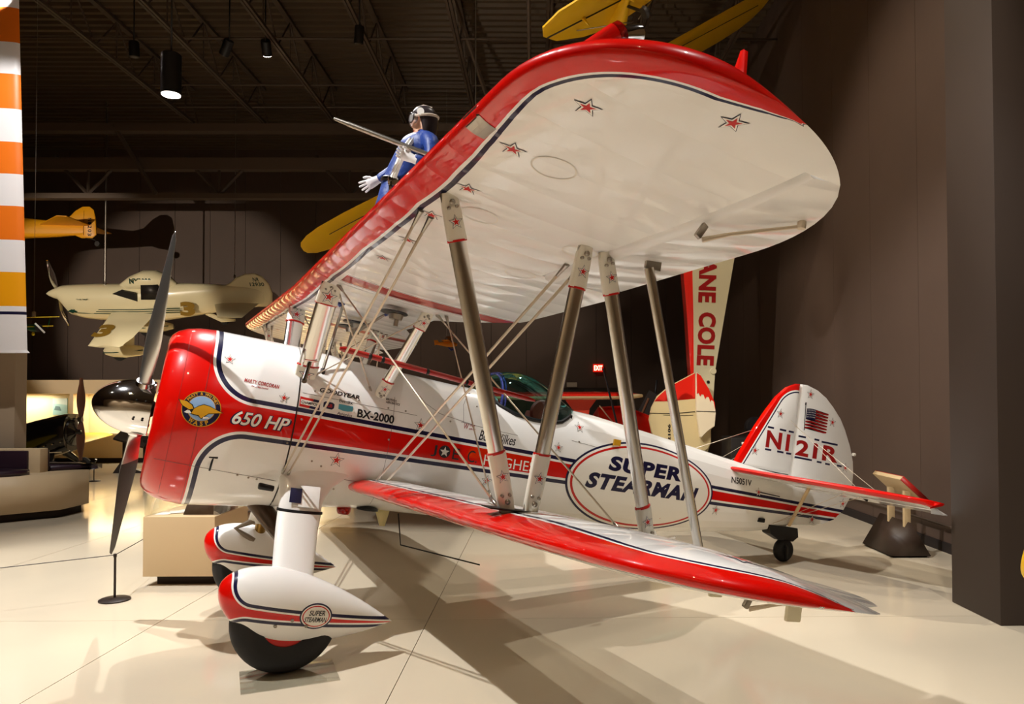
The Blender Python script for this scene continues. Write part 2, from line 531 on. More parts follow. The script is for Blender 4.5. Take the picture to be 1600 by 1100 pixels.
def build_wing(w, root, ai, ao, m, nm, fte=None, defl=8.0):
    f1 = lambda y: w.f_of(y, AILH*w.c) if ai < y < ao else (fte(y) if fte else 1.0)
    p = part(nm, w.skin(nm, ysw(root, w.s, w.y0, ai, ao), m, None, f1))
    me = w.skin('aileron', lerp(ai+.012, ao-.012, 22), m, lambda y: w.f_of(y, (AILH+.032)*w.c), None)
    hp = w.at((ai+ao)/2, AILH+.11, True)*.3+w.at((ai+ao)/2, AILH+.11, False)*.7
    a0, a1 = w.at(ai, AILH+.02, True), w.at(ao, AILH+.02, True)
    ax = (a1-a0).normalized()
    if ax.y < 0: ax = -ax
    M = Matrix.Translation(hp) @ Matrix.Rotation(radians(-defl), 4, ax) @ Matrix.Translation(-hp)
    me.transform(M)
    ail = part('aileron', me)
    return p, ail, M
fteU = lambda y: .70+.30*min(1, max(0, (y-.62)/.72))**.8 if y < 1.34 else 1.0
PANEL = {}
for sg in (-1, 1):
    PANEL['u', sg] = build_wing(UW[sg], .995, 2.70, 4.66, m_wingU, 'upper_wing_panel', fteU, 8 if sg < 0 else -8)
    PANEL['l', sg] = build_wing(LW[sg], .40, 2.70, 4.45, m_wingL, 'lower_wing_panel', None, 8 if sg < 0 else -8)
# centre section
secs, at = [], []
me = None
ysc = [-.985, -.9, -.8, -.7, -.6, -.4, -.2, 0, .2, .4, .6, .7, .8, .9, .985]
for y in ysc:
    w = UW[-1] if y < 0 else UW[1]
    b1 = fteU(abs(y)); fr = [b1*(i/22)**1.7 for i in range(23)]; q = []
    for f in reversed(fr): q.append(w.at(y, f, True)); at.append(w.band(abs(y), f))
    for f in fr[1:]: q.append(w.at(y, f, False)); at.append(w.band(abs(y), f))
    secs.append(q)
g = G().loft(secs)
me = mesh('wing_centre_section', g.v, g.f, m_wingU, True, 50)
for k, nm in enumerate(('band', 'width', 'yy', 'ff')):
    A = me.attributes.new(nm, 'FLOAT', 'POINT'); A.data.foreach_set('value', [q[k] for q in at])
part('wing_centre_section', me)

# ---------------- fuselage
PR = [(.40, .690, -.690, .690, 2.0), (1.05, .690, -.640, .655, 2.0), (1.35, .668, -.60, .60, 2.15), (1.8, .648, -.565, .54, 2.3), (2.4, .628, -.56, .51, 2.4), (3.2, .622, -.555, .48, 2.4), (3.9, .602, -.54, .44, 2.3), (4.5, .547, -.51, .39, 2.2), (5.1, .487, -.455, .32, 2.1), (5.7, .42, -.395, .235, 2.1), (6.2, .37, -.345, .15, 2.1), (6.72, .33, -.25, .05, 2.0)]
def prof(X):
    X = min(max(X, PR[0][0]), PR[-1][0])
    for a, b in zip(PR, PR[1:]):
        if X <= b[0]:
            t = (X-a[0])/(b[0]-a[0]); return [a[k]+(b[k]-a[k])*t for k in (1, 2, 3, 4)]
def fy(X, Z):
    zt, zb, w, n = prof(X); c, h = (zt+zb)/2, (zt-zb)/2
    t = min(abs((Z-c)/h), .9999); return w*(1-t**n)**(1/n)
def facet(a, blend, n=22):
    """radius factor of an n-gon drawn inside the round section"""
    s = 2*pi/n; r = (a % s)-s/2
    return 1-blend*(1-cos(s/2)/cos(r))
def fsec(X, n=88, bl=0.0):
    zt, zb, w, e = prof(X); c, h = (zt+zb)/2, (zt-zb)/2; q = []
    for k in range(n):
        a = 2*pi*k/n; ca, sa = cos(a), sin(a)
        y = w*(abs(sa)**(2/e))*(1 if sa >= 0 else -1); z = h*(abs(ca)**(2/e))*(1 if ca >= 0 else -1)
        f = facet(a, bl)
        q.append(Vector((X, y*f, c+z*f)))
    return q
def sfus(u, v):
    def P(a, b): return Vector((a, -fy(a, b), b))
    p = P(u, v); e = .006
    n = (P(u+e, v)-p).cross(P(u, v+e)-p).normalized()
    if n.y > 0: n = -n
    return p, n
def scowl(u, v):
    if u >= .40: return sfus(u, v)
    r = sqrt(max(1e-4, .69**2-v*v)); p = Vector((u, -r, v))
    return p, Vector((0, -r, v)).normalized()
SILL = [(2.66, .60), (2.72, .545), (2.78, .50), (2.93, .445), (3.1, .425), (3.3, .425), (3.42, .455), (3.52, .515), (3.58, .585)]
def sill(x):
    if x < SILL[0][0] or x > SILL[-1][0]: return 9
    for a, b in zip(SILL, SILL[1:]):
        if x <= b[0]: return a[1]+(b[1]-a[1])*(x-a[0])/(b[0]-a[0])
xs = lerp(1.035, 2.6, 30)+lerp(2.64, 3.64, 40)+lerp(3.7, 6.72, 50)
secs = [fsec(x, 88, .75*min(1, max(0, (x-3.3)/.8))) for x in xs]
vs = [p for q in secs for p in q]; fs = []
for i in range(len(secs)-1):
    for j in range(88):
        k = (j+1) % 88
        c = (vs[i*88+j]+vs[(i+1)*88+k])/2
        if c.z > sill(c.x): continue
        fs.append((i*88+j, i*88+k, (i+1)*88+k, (i+1)*88+j))
fs += [tuple(range((len(secs)-1)*88, len(secs)*88)), tuple(range(88))]
fus = part('fuselage', mesh('fuselage', vs, fs, m_livery, True, 7))
# cowling and its open nose
cp = [(.47, .17), (.49, .125), (.515, .105), (.55, .098), (.59, .112), (.628, .15), (.658, .21), (.678, .29), (.690, .40)]
g = G()
secs = [[Vector((x, r*sin(2*pi*k/88), r*cos(2*pi*k/88))) for k in range(88)] for r, x in [(.46, .30)]+cp]
secs += [fsec(x) for x in lerp(.45, 1.028, 12)]
g.loft(secs, False)
cowl = part('engine_cowling', g.mesh('engine_cowling', m_livery, True, 60))
g = G().rev([(.0, .17), (.17, .17), (.20, .26), (.2, .34), (.46, .34), (.46, .36), (0, .36)], 40, 'x')
eng = part('engine', g.mesh('engine', m_dark))
for k in range(9):
    a = 2*pi*k/9
    g = G()
    for i in range(7):
        r0 = .2+i*.034
        g.add(*(lambda q: (q.v, q.f))(G().tube([(.26, sin(a)*r0, cos(a)*r0), (.26, sin(a)*(r0+.02), cos(a)*(r0+.02))], .075, 12)))
    g.tube([(.26, sin(a)*.18, cos(a)*.18), (.26, sin(a)*.43, cos(a)*.43)], .06, 12)
    link('cylinder', g.mesh('cylinder', m_steel), eng)
# cowling seams, latches, screws
m_seam = mat('panel_gap', '#4a3a36', .6)
def line(pts, w, m, surf, parent, name='panel_seam', off=.0012):
    return lay(name, [(path2d(pts, w), m)], surf, parent, .04, off)
line([(.392, z/20) for z in range(-13, 14)], .003, mat('red_seam', '#7d1a12', .5), scowl, cowl)
line([(.235, z/20) for z in range(-12, 13)], .002, mat('red_seam', '#7d1a12', .5), lambda u, v: (Vector((u, -sqrt(max(.0001, .664**2-v*v)), v)), Vector((-.25, -sqrt(max(.0001, .664**2-v*v)), v)).normalized()), cowl)
line([(.16+i*.06, -.33-.004*i) for i in range(15)], .003, m_seam, lambda u, v: scowl(u, v) if u > .4 else (Vector((u, -sqrt(max(.0001, (.69-.35*max(0, .38-u)**1.6)**2-v*v)), v)), Vector((-.1, -.9, v)).normalized()), cowl)
line([(1.031, z/20) for z in range(-12, 13)], .007, mat('black_gap', '#1d1512', .6), lambda u, v: sfus(u+.004, v), fus)
for z, xa, xb in ((.30, 1.06, 2.0), (-.30, 1.1, 1.7)):
    line([(xa+(xb-xa)*i/12, z-.02*i/12) for i in range(13)], .003, m_seam, sfus, fus)
line([(1.80, z/20) for z in range(-10, 9)], .003, m_seam, sfus, fus)
line([(2.02, .45), (2.06, .40), (2.2, .33), (2.4, .30), (2.55, .28)], .003, m_seam, sfus, fus)
line([(2.4, .29), (2.7, .27), (2.95, .26)], .003, m_seam, sfus, fus)
line([(2.42, .29), (2.42, .44), (2.45, .5)], .003, m_seam, sfus, fus)
line([(3.52, .30), (3.9, .27), (4.3, .25), (4.55, .25)], .003, m_seam, sfus, fus)
scr = []
for x, z in [(.72, -.375), (.80, -.385), (.86, -.39), (1.08, .10), (1.22, -.20), (1.3, -.23), (1.3, -.33), (1.45, -.40), (1.5, -.3), (1.25, -.44), (1.15, .33), (1.3, .33), (1.5, .32), (1.75, .30), (1.9, .30), (2.15, .30), (2.3, .28), (2.6, .25), (2.8, .24), (1.79, .05), (2.55, .45), (2.5, .56), (2.7, .42), (1.0, .08), (1.01, -.09), (3.6, .3), (4.35, .24)]:
    scr.append((x, z))
g = G()
for x, z in scr:
    p, n = (scowl if x < 1.03 else sfus)(x, z)
    g.tube([p-n*.002, p+n*.004], .008, 8)
part('screw_heads', g.mesh('screw_heads', m_steel))['kind'] = 'stuff'
p, n = scowl(.532, -.31)
g = G().tube([p+n*.012+Vector((0, 0, .05)), p+n*.012+Vector((-.008, 0, -.05))], .007, 8)
g.tube([p+n*.014+Vector((-.03, 0, .05)), p+n*.014+Vector((.03, 0, .052))], .011, 8).tube([p-n*.01+Vector((0, 0, .05)), p+n*.02+Vector((0, 0, .05))], .012, 8)
part('latch', g.mesh('latch', m_black))
# cooling flap and grab handle beside the cabane foot
g = G().box((1.06, -.55, .50), (.05, .02, .12), None, .004)
p0 = Vector((1.02, -.56, .50))
g2 = G().tube([p0+Vector((0, -.01, 0)), p0+Vector((-.005, -.05, .05)), p0+Vector((-.01, -.06, .11)), p0+Vector((0, -.03, .155)), p0+Vector((.01, .02, .14))], .008, 8)
g2.tube([p0+Vector((0, -.02, .05)), p0+Vector((.11, -.04, .05))], .008, 8).tube([p0+Vector((.05, -.03, .04)), p0+Vector((.03, -.05, -.11))], .016, 8).rev([(.02, -.01), (.02, .01)], 12, 'y', p0+Vector((.03, -.05, -.11)))
part('grab_handle', g2.mesh('grab_handle', m_chrome))

# ---------------- propeller and spinner
prop = part('propeller', G().rev([(.05, -.12), (.11, -.10), (.11, .02), (.05, .10)], 24, 'x').mesh('propeller', m_dark))
AL = radians(-29.58)
def blade(sgn):
    ax = Vector((0, sin(AL), cos(AL)))*sgn; tg = Vector((1, 0, 0)).cross(ax).normalized()
    secs = []
    for i in range(31):
        t = i/30; r = .16+(1.429-.16)*t
        ch = .095 if t < .04 else .095+(.17-.095)*min(1, (t-.04)/.28)
        if t > .35: ch = .17-(.17-.075)*((t-.35)/.65)**1.4
        if t > .95: ch *= sqrt(max(.02, 1-((t-.95)/.05)**2))
        thk = .085*(1-t)**2.2+.008
        if t < .05: thk = .095
        b = radians(52-30*t**.8)
        q = []
        cd_ = tg*cos(b)+Vector((1, 0, 0))*sin(b)*(1)
        nd = cd_.cross(ax).normalized()
        for k in range(20):
            a = 2*pi*k/20
            q.append(ax*r+cd_*(ch/2*cos(a))+nd*(thk/2*sin(a)*(1 if sin(a) > 0 or t < .1 else .35)))
        secs.append(q)
    return G().loft(secs)
blades = []
for sgn in (1, -1):
    g = blade(sgn)
    me = g.mesh('blade', mat('blade_metal', '#d4d2ce', .36, metal=1))
    if sgn < 0:
        me.materials.append(mat('blade_back_paint', '#37332f', .45))
        for f in me.polygons:
            if f.normal.x > .0 and f.center.length > .5: f.material_index = 1
    b = link('blade', me, prop); blades.append(b)
    ax = Vector((0, sin(AL), cos(AL)))*sgn
    link('blade_collar', G().tube([ax*.15, ax*.23], [.085, .06], 20).mesh('blade_collar', m_chrome), prop)
pf = [(max(.003, .21*(1-((1-(i/26)**1.7))**2)**.55), -.325*(1-(i/26)**1.7)) for i in range(27)]+[(.21, .075), (.20, .08), (.05, .08)]
spn = link('spinner', G().rev(pf, 48, 'x').mesh('spinner', m_chrome), prop)
g = G()
for s in (-1, 1):
    for zz in (.05, -.09):
        for xx in (-.03, .03): g.tube([(xx, -.2, zz), (xx+.004, -.213, zz)], .008, 8)
link('spinner_screws', g.mesh('spinner_screws', m_dark), prop)['kind'] = 'stuff'

# ---------------- struts
def strutmesh(a, b, chord, thick, m, n=16, ext=0):
    a, b = Vector(a), Vector(b); d = (b-a).normalized(); cx = (Vector((1, 0, 0))-d*d.x).normalized(); ny = d.cross(cx)
    secs = []
    for p in (a, a.lerp(b, .5), b):
        secs.append([p+cx*(chord/2*cos(2*pi*k/n))+ny*(thick/2*sin(2*pi*k/n)) for k in range(n)])
    return G().loft(secs).mesh('strut', m)
def star_layers(r):
    return [(poly2d([starpts(r, r*.42)]), m_navy), (poly2d([starpts(r*.88, r*.35)]), m_white), (poly2d([starpts(r*.56, r*.215)]), m_redpr)]
def star(surf, cx, cy, r, parent, rot=0.0, sx=1.0):
    return lay('star', [(moved(me, cx, cy, rot, sx), m) for me, m in star_layers(r)], surf, parent, r*.7)
def strut(name, a, b, chord, thick, la, lb, m=None, stars=(1, 1)):
    """polished strut with a painted, starred fitting at each end (la, lb long)"""
    a, b = Vector(a), Vector(b); d = (b-a).normalized()
    o = part(name, strutmesh(a, b, chord, thick, m or m_alu))
    cx = (Vector((1, 0, 0))-d*d.x).normalized(); ny = d.cross(cx)
    if ny.y > 0: ny = -ny
    if ny.y == 0: ny = Vector((0, -1, 0))
    for end, l, st, dr in ((a, la, stars[0], d), (b, lb, stars[1], -d)):
        if not l: continue
        e2 = end+dr*l
        secs = []
        for p, k in ((end, .80), (end+dr*l*.2, .95), (e2, 1.05)):
            secs.append([p+cx*(chord*1.06*k/2*cos(2*pi*j/20))+ny*((thick+.012)/2*(abs(sin(2*pi*j/20))**.6)*(1 if sin(2*pi*j/20) >= 0 else -1)) for j in range(20)])
        link('strut_fitting', G().loft(secs).mesh('strut_fitting', m_cream2), o)
        sec2 = [[p+cx*(chord*1.13/2*cos(2*pi*j/20))+ny*((thick+.017)/2*sin(2*pi*j/20)) for j in range(20)] for p in (e2-dr*.004, e2+dr*.006)]
        link('red_ring', G().loft(sec2).mesh('red_ring', m_redpr), o)
        up = -dr if dr.z < 0 else dr
        c = end+dr*l*.62
        if st:
            s0 = flatsurf(c+ny*(thick/2+.006), cx, up)
            sf = lambda u, v, s0=s0, ny=ny: (s0(u, v)[0], ny)
            star(sf, 0, 0, chord*.42, o)
        for k, (bx, bz) in enumerate(((0, .2), (.2, .3), (-.25, .32))):
            q = end+dr*l*bz+cx*chord*bx+ny*(thick/2)
            link('bolt', G().tube([q, q+ny*.016], [.013 if k == 0 else .008]*2, 8).mesh('bolt', m_steel), o)
    return o
for sg in (-1, 1):
    u, l = UW[sg], LW[sg]
    ft, rtp = u.at(3.37, .116, False), u.at(3.37, .62, False)
    fb, rb = l.at(3.2, .116, True), l.at(3.2, .62, True)
    dz = Vector((0, 0, .012))
    strut('interplane_strut', ft-Vector((.0, 0, -.01)), fb+Vector((-.045, 0, -.01)), .082, .042, .21, .30)
    strut('interplane_strut', rtp+Vector((-.05, 0, .01)), fb+Vector((.075, 0, -.01)), .082, .042, .21, .30)
    strut('interplane_strut', rtp+Vector((.06, 0, .01)), rb+Vector((.03, 0, -.02)), .08, .042, .21, .2)
    link('strut_plate', G().box(fb+Vector((.02, 0, .004)), (.36, .12, .008), None, .003).mesh('strut_plate', m_dark), plane).location = SH
    a, b = u.at(3.45, .80, False), l.at(3.33, .80, True)
    o = part('aileron_link', strutmesh(a+Vector((0, 0, -.03)), b+Vector((0, 0, .03)), .055, .035, m_alu))
    link('link_bracket', G().box(a+Vector((.02, 0, .0)), (.09, .02, .07), None, .005).mesh('link_bracket', m_steel), o)
    # cabane struts
    cf = u.at(.83, .116, False); cr = u.at(.83, .62, False)
    strut('cabane_strut', cf+Vector((0, 0, .02)), (1.065, sg*.47, .36), .15, .055, .17, .17)
    strut('cabane_strut', cr+Vector((0, 0, .02)), (1.67, sg*.46, .37), .095, .045, .16, .16)
    # rigging
    def wire(a, b, r=.006, knob=True):
        a, b = Vector(a), Vector(b); d = (b-a).normalized()
        o = part('rigging_wire', G().tube([a, b], r, 8).mesh('rigging_wire', m_wire))
        if knob:
            link('wire_fork', G().tube([a, a+d*.02, a+d*.11], [.017, .014, .008], 8).mesh('wire_fork', m_steel), o)
            link('wire_fork', G().tube([b, b-d*.09], [.012, .008], 8).mesh('wire_fork', m_steel), o)
        return o
    w1 = wire(u.at(3.06, .10, False), (1.03, sg*.56, -.32), .0075); w2 = wire(u.at(3.03, .14, False), (1.07, sg*.56, -.33), .0075)
    wire(u.at(3.04, .64, False), (1.72, sg*.52, -.345), .0085); wire(u.at(3.04, .69, False), (1.80, sg*.52, -.345), .0085)
    wire(u.at(.9, .14, False), l.at(3.05, .10, True)); wire(u.at(.86, .66, False), l.at(3.0, .62, True))
    wire(u.at(.9, .70, False), l.at(2.6, .2, True), .005)
    wire(u.at(.83, .14, False), (1.62, sg*.45, .38), .006); wire((1.10, sg*.47, .42), cr+Vector((0, 0, -.02)), .005)
    jv = part('wire_spreader', G().tube([(1.04, sg*1.8, .565), (1.07, sg*1.8, .565), (2.36, sg*1.8, .485), (2.42, sg*1.8, .48)], [.010, .019, .017, .007], 12).mesh('wire_spreader', mat('deep_red_paint', '#a00f08', .3, coat=.5)))
    for t in (.14, .2, .42, .62, .66, .71):
        q = Vector((1.04, sg*1.8, .565)).lerp(Vector((2.42, sg*1.8, .48)), t)
        link('clamp', G().rev([(.021, -.010), (.021, .010)], 10, 'x', q).mesh('clamp', m_black), jv)

# ---------------- wing underside details, near panel
wl = UW[-1]; pu = PANEL['u', -1][0]; su = wl.surf(False)
c_ = wl.c
for y, f in [(4.74, .40), (4.49, .155), (4.03, .125), (3.53, .138), (3.06, .135), (2.55, .16), (2.03, .16)]:
    big = .052 if y > 4.4 else .058
    star(su, y, f*c_, big, pu, pi/2+.35)
for y, f in [(4.03, .20), (3.29, .20), (3.28, .56), (2.62, .55), (2.0, .3)]:
    lay('inspection_ring', [(ring2d(ell(y, f*c_+.06, .09, .09, 32), ell(y, f*c_+.06, .083, .083, 32)), mat('ring_outline', '#ddd8cc', .4))], su, pu, 0)  # thin ring outline, a little greyer than the cream skin
for sg in (1,):
    star(UW[1].surf(False), 2.2, .2*c_, .064, PANEL['u', 1][0], pi/2)
    star(UW[1].surf(False), 3.2, .2*c_, .064, PANEL['u', 1][0], pi/2)
lt = LW[-1].surf(True); pl = PANEL['l', -1][0]
for y, dx in ((3.80, .40), (4.42, .50)): star(lt, y, dx, .09, pl, pi/2)
# leading edge patch, push rods and aileron horns
p = wl.at(3.95, .02, True)
lay('metal_patch', [(poly2d([[(4.10, .0), (4.10, .09), (3.99, .09), (3.97, .0)]]), m_steel)], su, pu, .02)
for w, M, yh, ye in ((wl, PANEL['u', -1][2], 4.1, 4.3), (LW[-1], PANEL['l', -1][2], 3.95, 4.15)):
    a = M @ w.at(yh, .68, False); b = M @ w.at(ye, .95, False)
    g = G().box(a+Vector((.0, 0, -.035)), (.03, .02, .07), Matrix.Rotation(.5, 3, 'Y'), .006)
    o = part('aileron_horn', g.mesh('aileron_horn', m_steel))
    link('push_rod', G().tube([a+Vector((.01, 0, -.07)), a.lerp(b, .3)+Vector((0, 0, -.05)), b+Vector((0, 0, -.02))], [.012, .008, .007], 8).tube([b+Vector((0, 0, -.03)), b+Vector((0, 0, .0))], .018, 8).mesh('push_rod', m_wire), o)
m_brk = mat('pale_bracket', '#e4dcc0', .4)
for y, dx in ((3.75, .95), (4.35, .95)):
    q = LW[-1].at(y, .66, False)
    part('hinge_bracket', G().box(q+Vector((0, 0, -.03)), (.075, .02, .085), None, .012).mesh('hinge_bracket', m_brk))
# ---------------- tip lamps of the upper wing
g = G().tube([(1.05, -4.57, 1.285), (1.08, -4.58, 1.315), (1.14, -4.60, 1.385)], [.030, .032, .03], 16)
o = part('lamp_pod', g.mesh('lamp_pod', m_redp))
link('red_lens', G().tube([(1.14, -4.60, 1.385), (1.155, -4.603, 1.403), (1.165, -4.605, 1.414)], [.029, .026, .008], 16).mesh('red_lens', mat('red_lens', '#b01408', .08, trans=.6)), o)
link('landing_lamp', G().tube([(1.17, -4.605, 1.385), (1.20, -4.61, 1.40), (1.22, -4.615, 1.41), (1.232, -4.615, 1.415)], [.028, .032, .027, .008], 16).mesh('landing_lamp', m_chrome), o)
link('lamp_base', G().tube([(1.10, -4.59, 1.30), (1.16, -4.60, 1.335), (1.215, -4.60, 1.345)], [.034, .036, .015], 14).mesh('lamp_base', m_steel), o)
g = G().loft([[Vector((1.54, -4.60, 1.18)), Vector((1.66, -4.60, 1.18)), Vector((1.66, -4.62, 1.18)), Vector((1.54, -4.62, 1.18))], [Vector((1.615, -4.60, 1.52)), Vector((1.635, -4.60, 1.52)), Vector((1.635, -4.615, 1.52)), Vector((1.615, -4.615, 1.52))]])
part('tip_fin', g.mesh('tip_fin', m_redp))

# ---------------- lettering and badges on the fuselage (left side)
def txt(s, x, z, w, h, m, surf, parent, shear=0.0, bold=0.0, rot=0.0, off=.002, step=.05, outline=None, space=1.0, name='lettering'):
    me = text2d(s, 1, shear, bold, space, w, h)
    lays = []
    if outline:
        me2 = text2d(s, 1, shear, bold+outline[1], space, w*(1+outline[2]), h*(1+outline[2]*w/h*.5))
        lays.append((moved(me2, x-w*outline[2]/2, z-h*outline[2]*w/h*.25, rot), outline[0]))
    lays.append((moved(me, x, z, rot), m))
    return lay(name, lays, surf, parent, step, off)
SC = scowl
txt('650 HP', .60, -.008, .40, .098, m_white, SC, cowl, .28, .02, 0, .002, .05, (m_navy, .035, .06))
txt('MARTY CORCORAN', .635, .303, .25, .030, m_dkred, SC, cowl, .25, .03, -.03, .002, .05, None, 1.15)
txt('CHIEF MECHANIC', .69, .278, .12, .012, m_dkred, SC, cowl, .25, .03, -.02, .002, .05, None, 1.1)
for x, z, r in [(.517, .451, .042), (.930, .236, .042)]: star(SC, x, z, r, cowl)
for x, z, r in [(2.039, .205, .06), (1.407, -.168, .062), (2.72, -.173, .055), (3.617, .435, .055), (3.377, .215, .05), (5.46, -.156, .06), (6.10, .10, .055)]: star(sfus, x, z, r, fus)
txt('GOODYEAR', 1.185, .330, .32, .035, m_black, sfus, fus, .2, .03, -.02)
lay('badge', [(poly2d([[(1.045, .195), (1.20, .188), (1.20, .262), (1.045, .27)]]), m_redpr), (poly2d([[(1.12, .191), (1.20, .188), (1.20, .262), (1.15, .265)]]), m_navy), (poly2d([[(1.052, .213), (1.193, .207), (1.193, .243), (1.052, .25)]]), m_white)], sfus, fus)
txt('CHAMPION', 1.056, .219, .132, .022, m_black, sfus, fus, 0, .02, -.03, .0045)
lay('badge', [(poly2d([[(1.225, .222), (1.24, .212), (1.295, .21), (1.31, .222), (1.312, .252), (1.295, .264), (1.24, .265), (1.225, .254)]]), m_navy)], sfus, fus)
txt('CUB', 1.24, .224, .055, .026, m_redpr, sfus, fus, 0, .02, 0, .003)
txt('Bendix', 1.345, .278, .11, .026, m_black, sfus, fus, 0, .012, -.03)
lay('badge', [(poly2d([[(1.345, .225), (1.38, .216), (1.42, .215), (1.46, .222), (1.46, .262), (1.42, .252), (1.38, .252), (1.345, .264)]]), m_teal)], sfus, fus)
txt('Avionics', 1.34, .180, .12, .024, m_black, sfus, fus, .1, .01, -.03)
txt('BX-2000', 1.50, .185, .31, .068, m_black, sfus, fus, 0, .03, -.02)
txt('BRITISH', 1.725, .362, .09, .018, m_black, sfus, fus, .1, .02, -.03)
txt('AEROBATICS', 1.725, .338, .12, .018, m_black, sfus, fus, .1, .02, -.03)
# name on the red band: dark JOE C., pale HUGHES
m_grey = mat('charcoal_print', '#2a2026', .4)
txt('J', 2.165, -.030, .05, .095, m_grey, sfus, fus)
lay('badge', [(poly2d([ell(2.285, .022, .052, .052, 32)]), m_grey), (moved(poly2d([starpts(.045, .0185)]), 2.285, .020), m_white)], sfus, fus)
txt('E', 2.36, -.030, .06, .095, m_grey, sfus, fus)
txt('C.', 2.50, -.034, .09, .10, m_grey, sfus, fus)
txt('HUGHES', 2.655, -.040, .50, .09, m_white, sfus, fus, 0, .0)
txt('W', 2.43, .238, .045, .05, m_dkred, sfus, fus, .3, .01)
txt('ing', 2.48, .262, .05, .022, m_dkred, sfus, fus, .2, .01)
txt('alker', 2.475, .238, .065, .018, m_dkred, sfus, fus, .2, .01)
txt('Bob Wilkes', 2.575, .165, .36, .085, m_black, sfus, fus, .35, .008)
# the big oval
cx, cz, rot = 4.43, -.03, .02
lay('oval_badge', [(poly2d([ell(cx, cz, .935, .43, 80, rot)]), m_navy), (poly2d([ell(cx, cz, .912, .412, 80, rot)]), m_white), (poly2d([ell(cx, cz, .885, .392, 80, rot)]), m_redpr), (poly2d([ell(cx, cz, .86, .372, 80, rot)]), m_white)], sfus, fus, .07)
txt('SUPER', 3.95, .083, .93, .142, m_navy, sfus, fus, .15, .05, -.005, .006, .06, None, 1.12)
txt('STEARMAN', 3.715, -.105, 1.43, .150, m_navy, sfus, fus, .25, .05, 0, .006, .06, None, 1.12)
txt('N5051V', 5.64, .155, .34, .068, m_black, sfus, fus, .08, .022, -.01)
# engine maker's roundel with the eagle
def arc(s, cx, cz, r, h, a0, a1, m, top=True, w=.8):
    n = len(s)
    lays = []
    for i, ch in enumerate(s):
        if ch == ' ': continue
        a = a0+(a1-a0)*i/(n-1)
        me = text2d(ch, 1, 0, .03, 1, None, h)
        wd = max(v.co.x for v in me.vertices)
        if wd > h*1.1: moved(me, 0, 0, 0, h*1.1/wd, 1)
        wd = max(v.co.x for v in me.vertices)
        if top: me = moved(moved(me, -wd/2, r), cx, cz, -a)
        else: me = moved(moved(me, -wd/2, -r), cx, cz, a)
        lays.append((me, m))
    vs, fs = [], []
    for me, _ in lays:
        n0 = len(vs); vs += [tuple(v.co) for v in me.vertices]; fs += [tuple(i+n0 for i in p.vertices) for p in me.polygons]
        bpy.data.meshes.remove(me)
    out = bpy.data.meshes.new('arc'); out.from_pydata(vs, [], fs)
    return out
ex, ez = .390, .060
def semb(u, v):
    r = .69-(.0 if u > .4 else .35*max(0, .40-u)**1.6)
    r = .69 if u > .4 else .69-.7*max(0, .40-u)**2.1
    y = sqrt(max(1e-4, r*r-v*v)); return Vector((u, -y, v)), Vector((-.1 if u < .4 else 0, -y, v)).normalized()
emb = lay('eagle_roundel', [(poly2d([ell(ex, ez, .128, .125)]), m_gold), (poly2d([ell(ex, ez, .123, .120)]), m_navy), (poly2d([ell(ex, ez+.004, .092, .090)]), m_gold), (poly2d([ell(ex, ez+.004, .088, .086)]), m_sky),
    (arc('PRATT & WHITNEY', ex, ez, .098, .019, -1.05, 1.05, m_gold), m_gold), (arc('WASP', ex, ez, .117, .030, -.52, .52, m_gold, False), m_gold),
    (poly2d([[(ex-.155, ez+.045), (ex-.13, ez+.04), (ex-.10, ez+.043), (ex-.06, ez+.022), (ex-.045, ez-.0), (ex-.02, ez+.02), (ex+.01, ez+.036), (ex+.05, ez+.03), (ex+.10, ez+.01), (ex+.15, ez-.005), (ex+.09, ez-.02), (ex+.05, ez-.028), (ex+.03, ez-.05), (ex+.01, ez-.07), (ex-.01, ez-.052), (ex-.06, ez-.045), (ex-.075, ez-.02), (ex-.12, ez+.0), (ex-.14, ez+.02)]]), m_black),
    (poly2d([[(ex-.148, ez+.042), (ex-.10, ez+.038), (ex-.065, ez+.018), (ex-.05, ez-.005), (ex-.075, ez-.015), (ex-.12, ez+.006), (ex-.135, ez+.02)]]), m_gold),
    (poly2d([[(ex-.058, ez-.04), (ex-.045, ez-.005), (ex-.02, ez+.015), (ex+.01, ez+.031), (ex+.05, ez+.025), (ex+.10, ez+.007), (ex+.14, ez-.006), (ex+.05, ez-.024), (ex+.022, ez-.05), (ex+.008, ez-.064), (ex-.008, ez-.046)]]), m_gold),
    (poly2d([[(ex-.105, ez-.038), (ex-.09, ez-.024), (ex-.07, ez-.022), (ex-.058, ez-.038), (ex-.085, ez-.043)]]), m_white),
    (poly2d([[(ex+.02, ez-.052), (ex+.05, ez-.048), (ex+.06, ez-.056), (ex+.02, ez-.066)]]), m_white)], semb, cowl, .03, .0016)

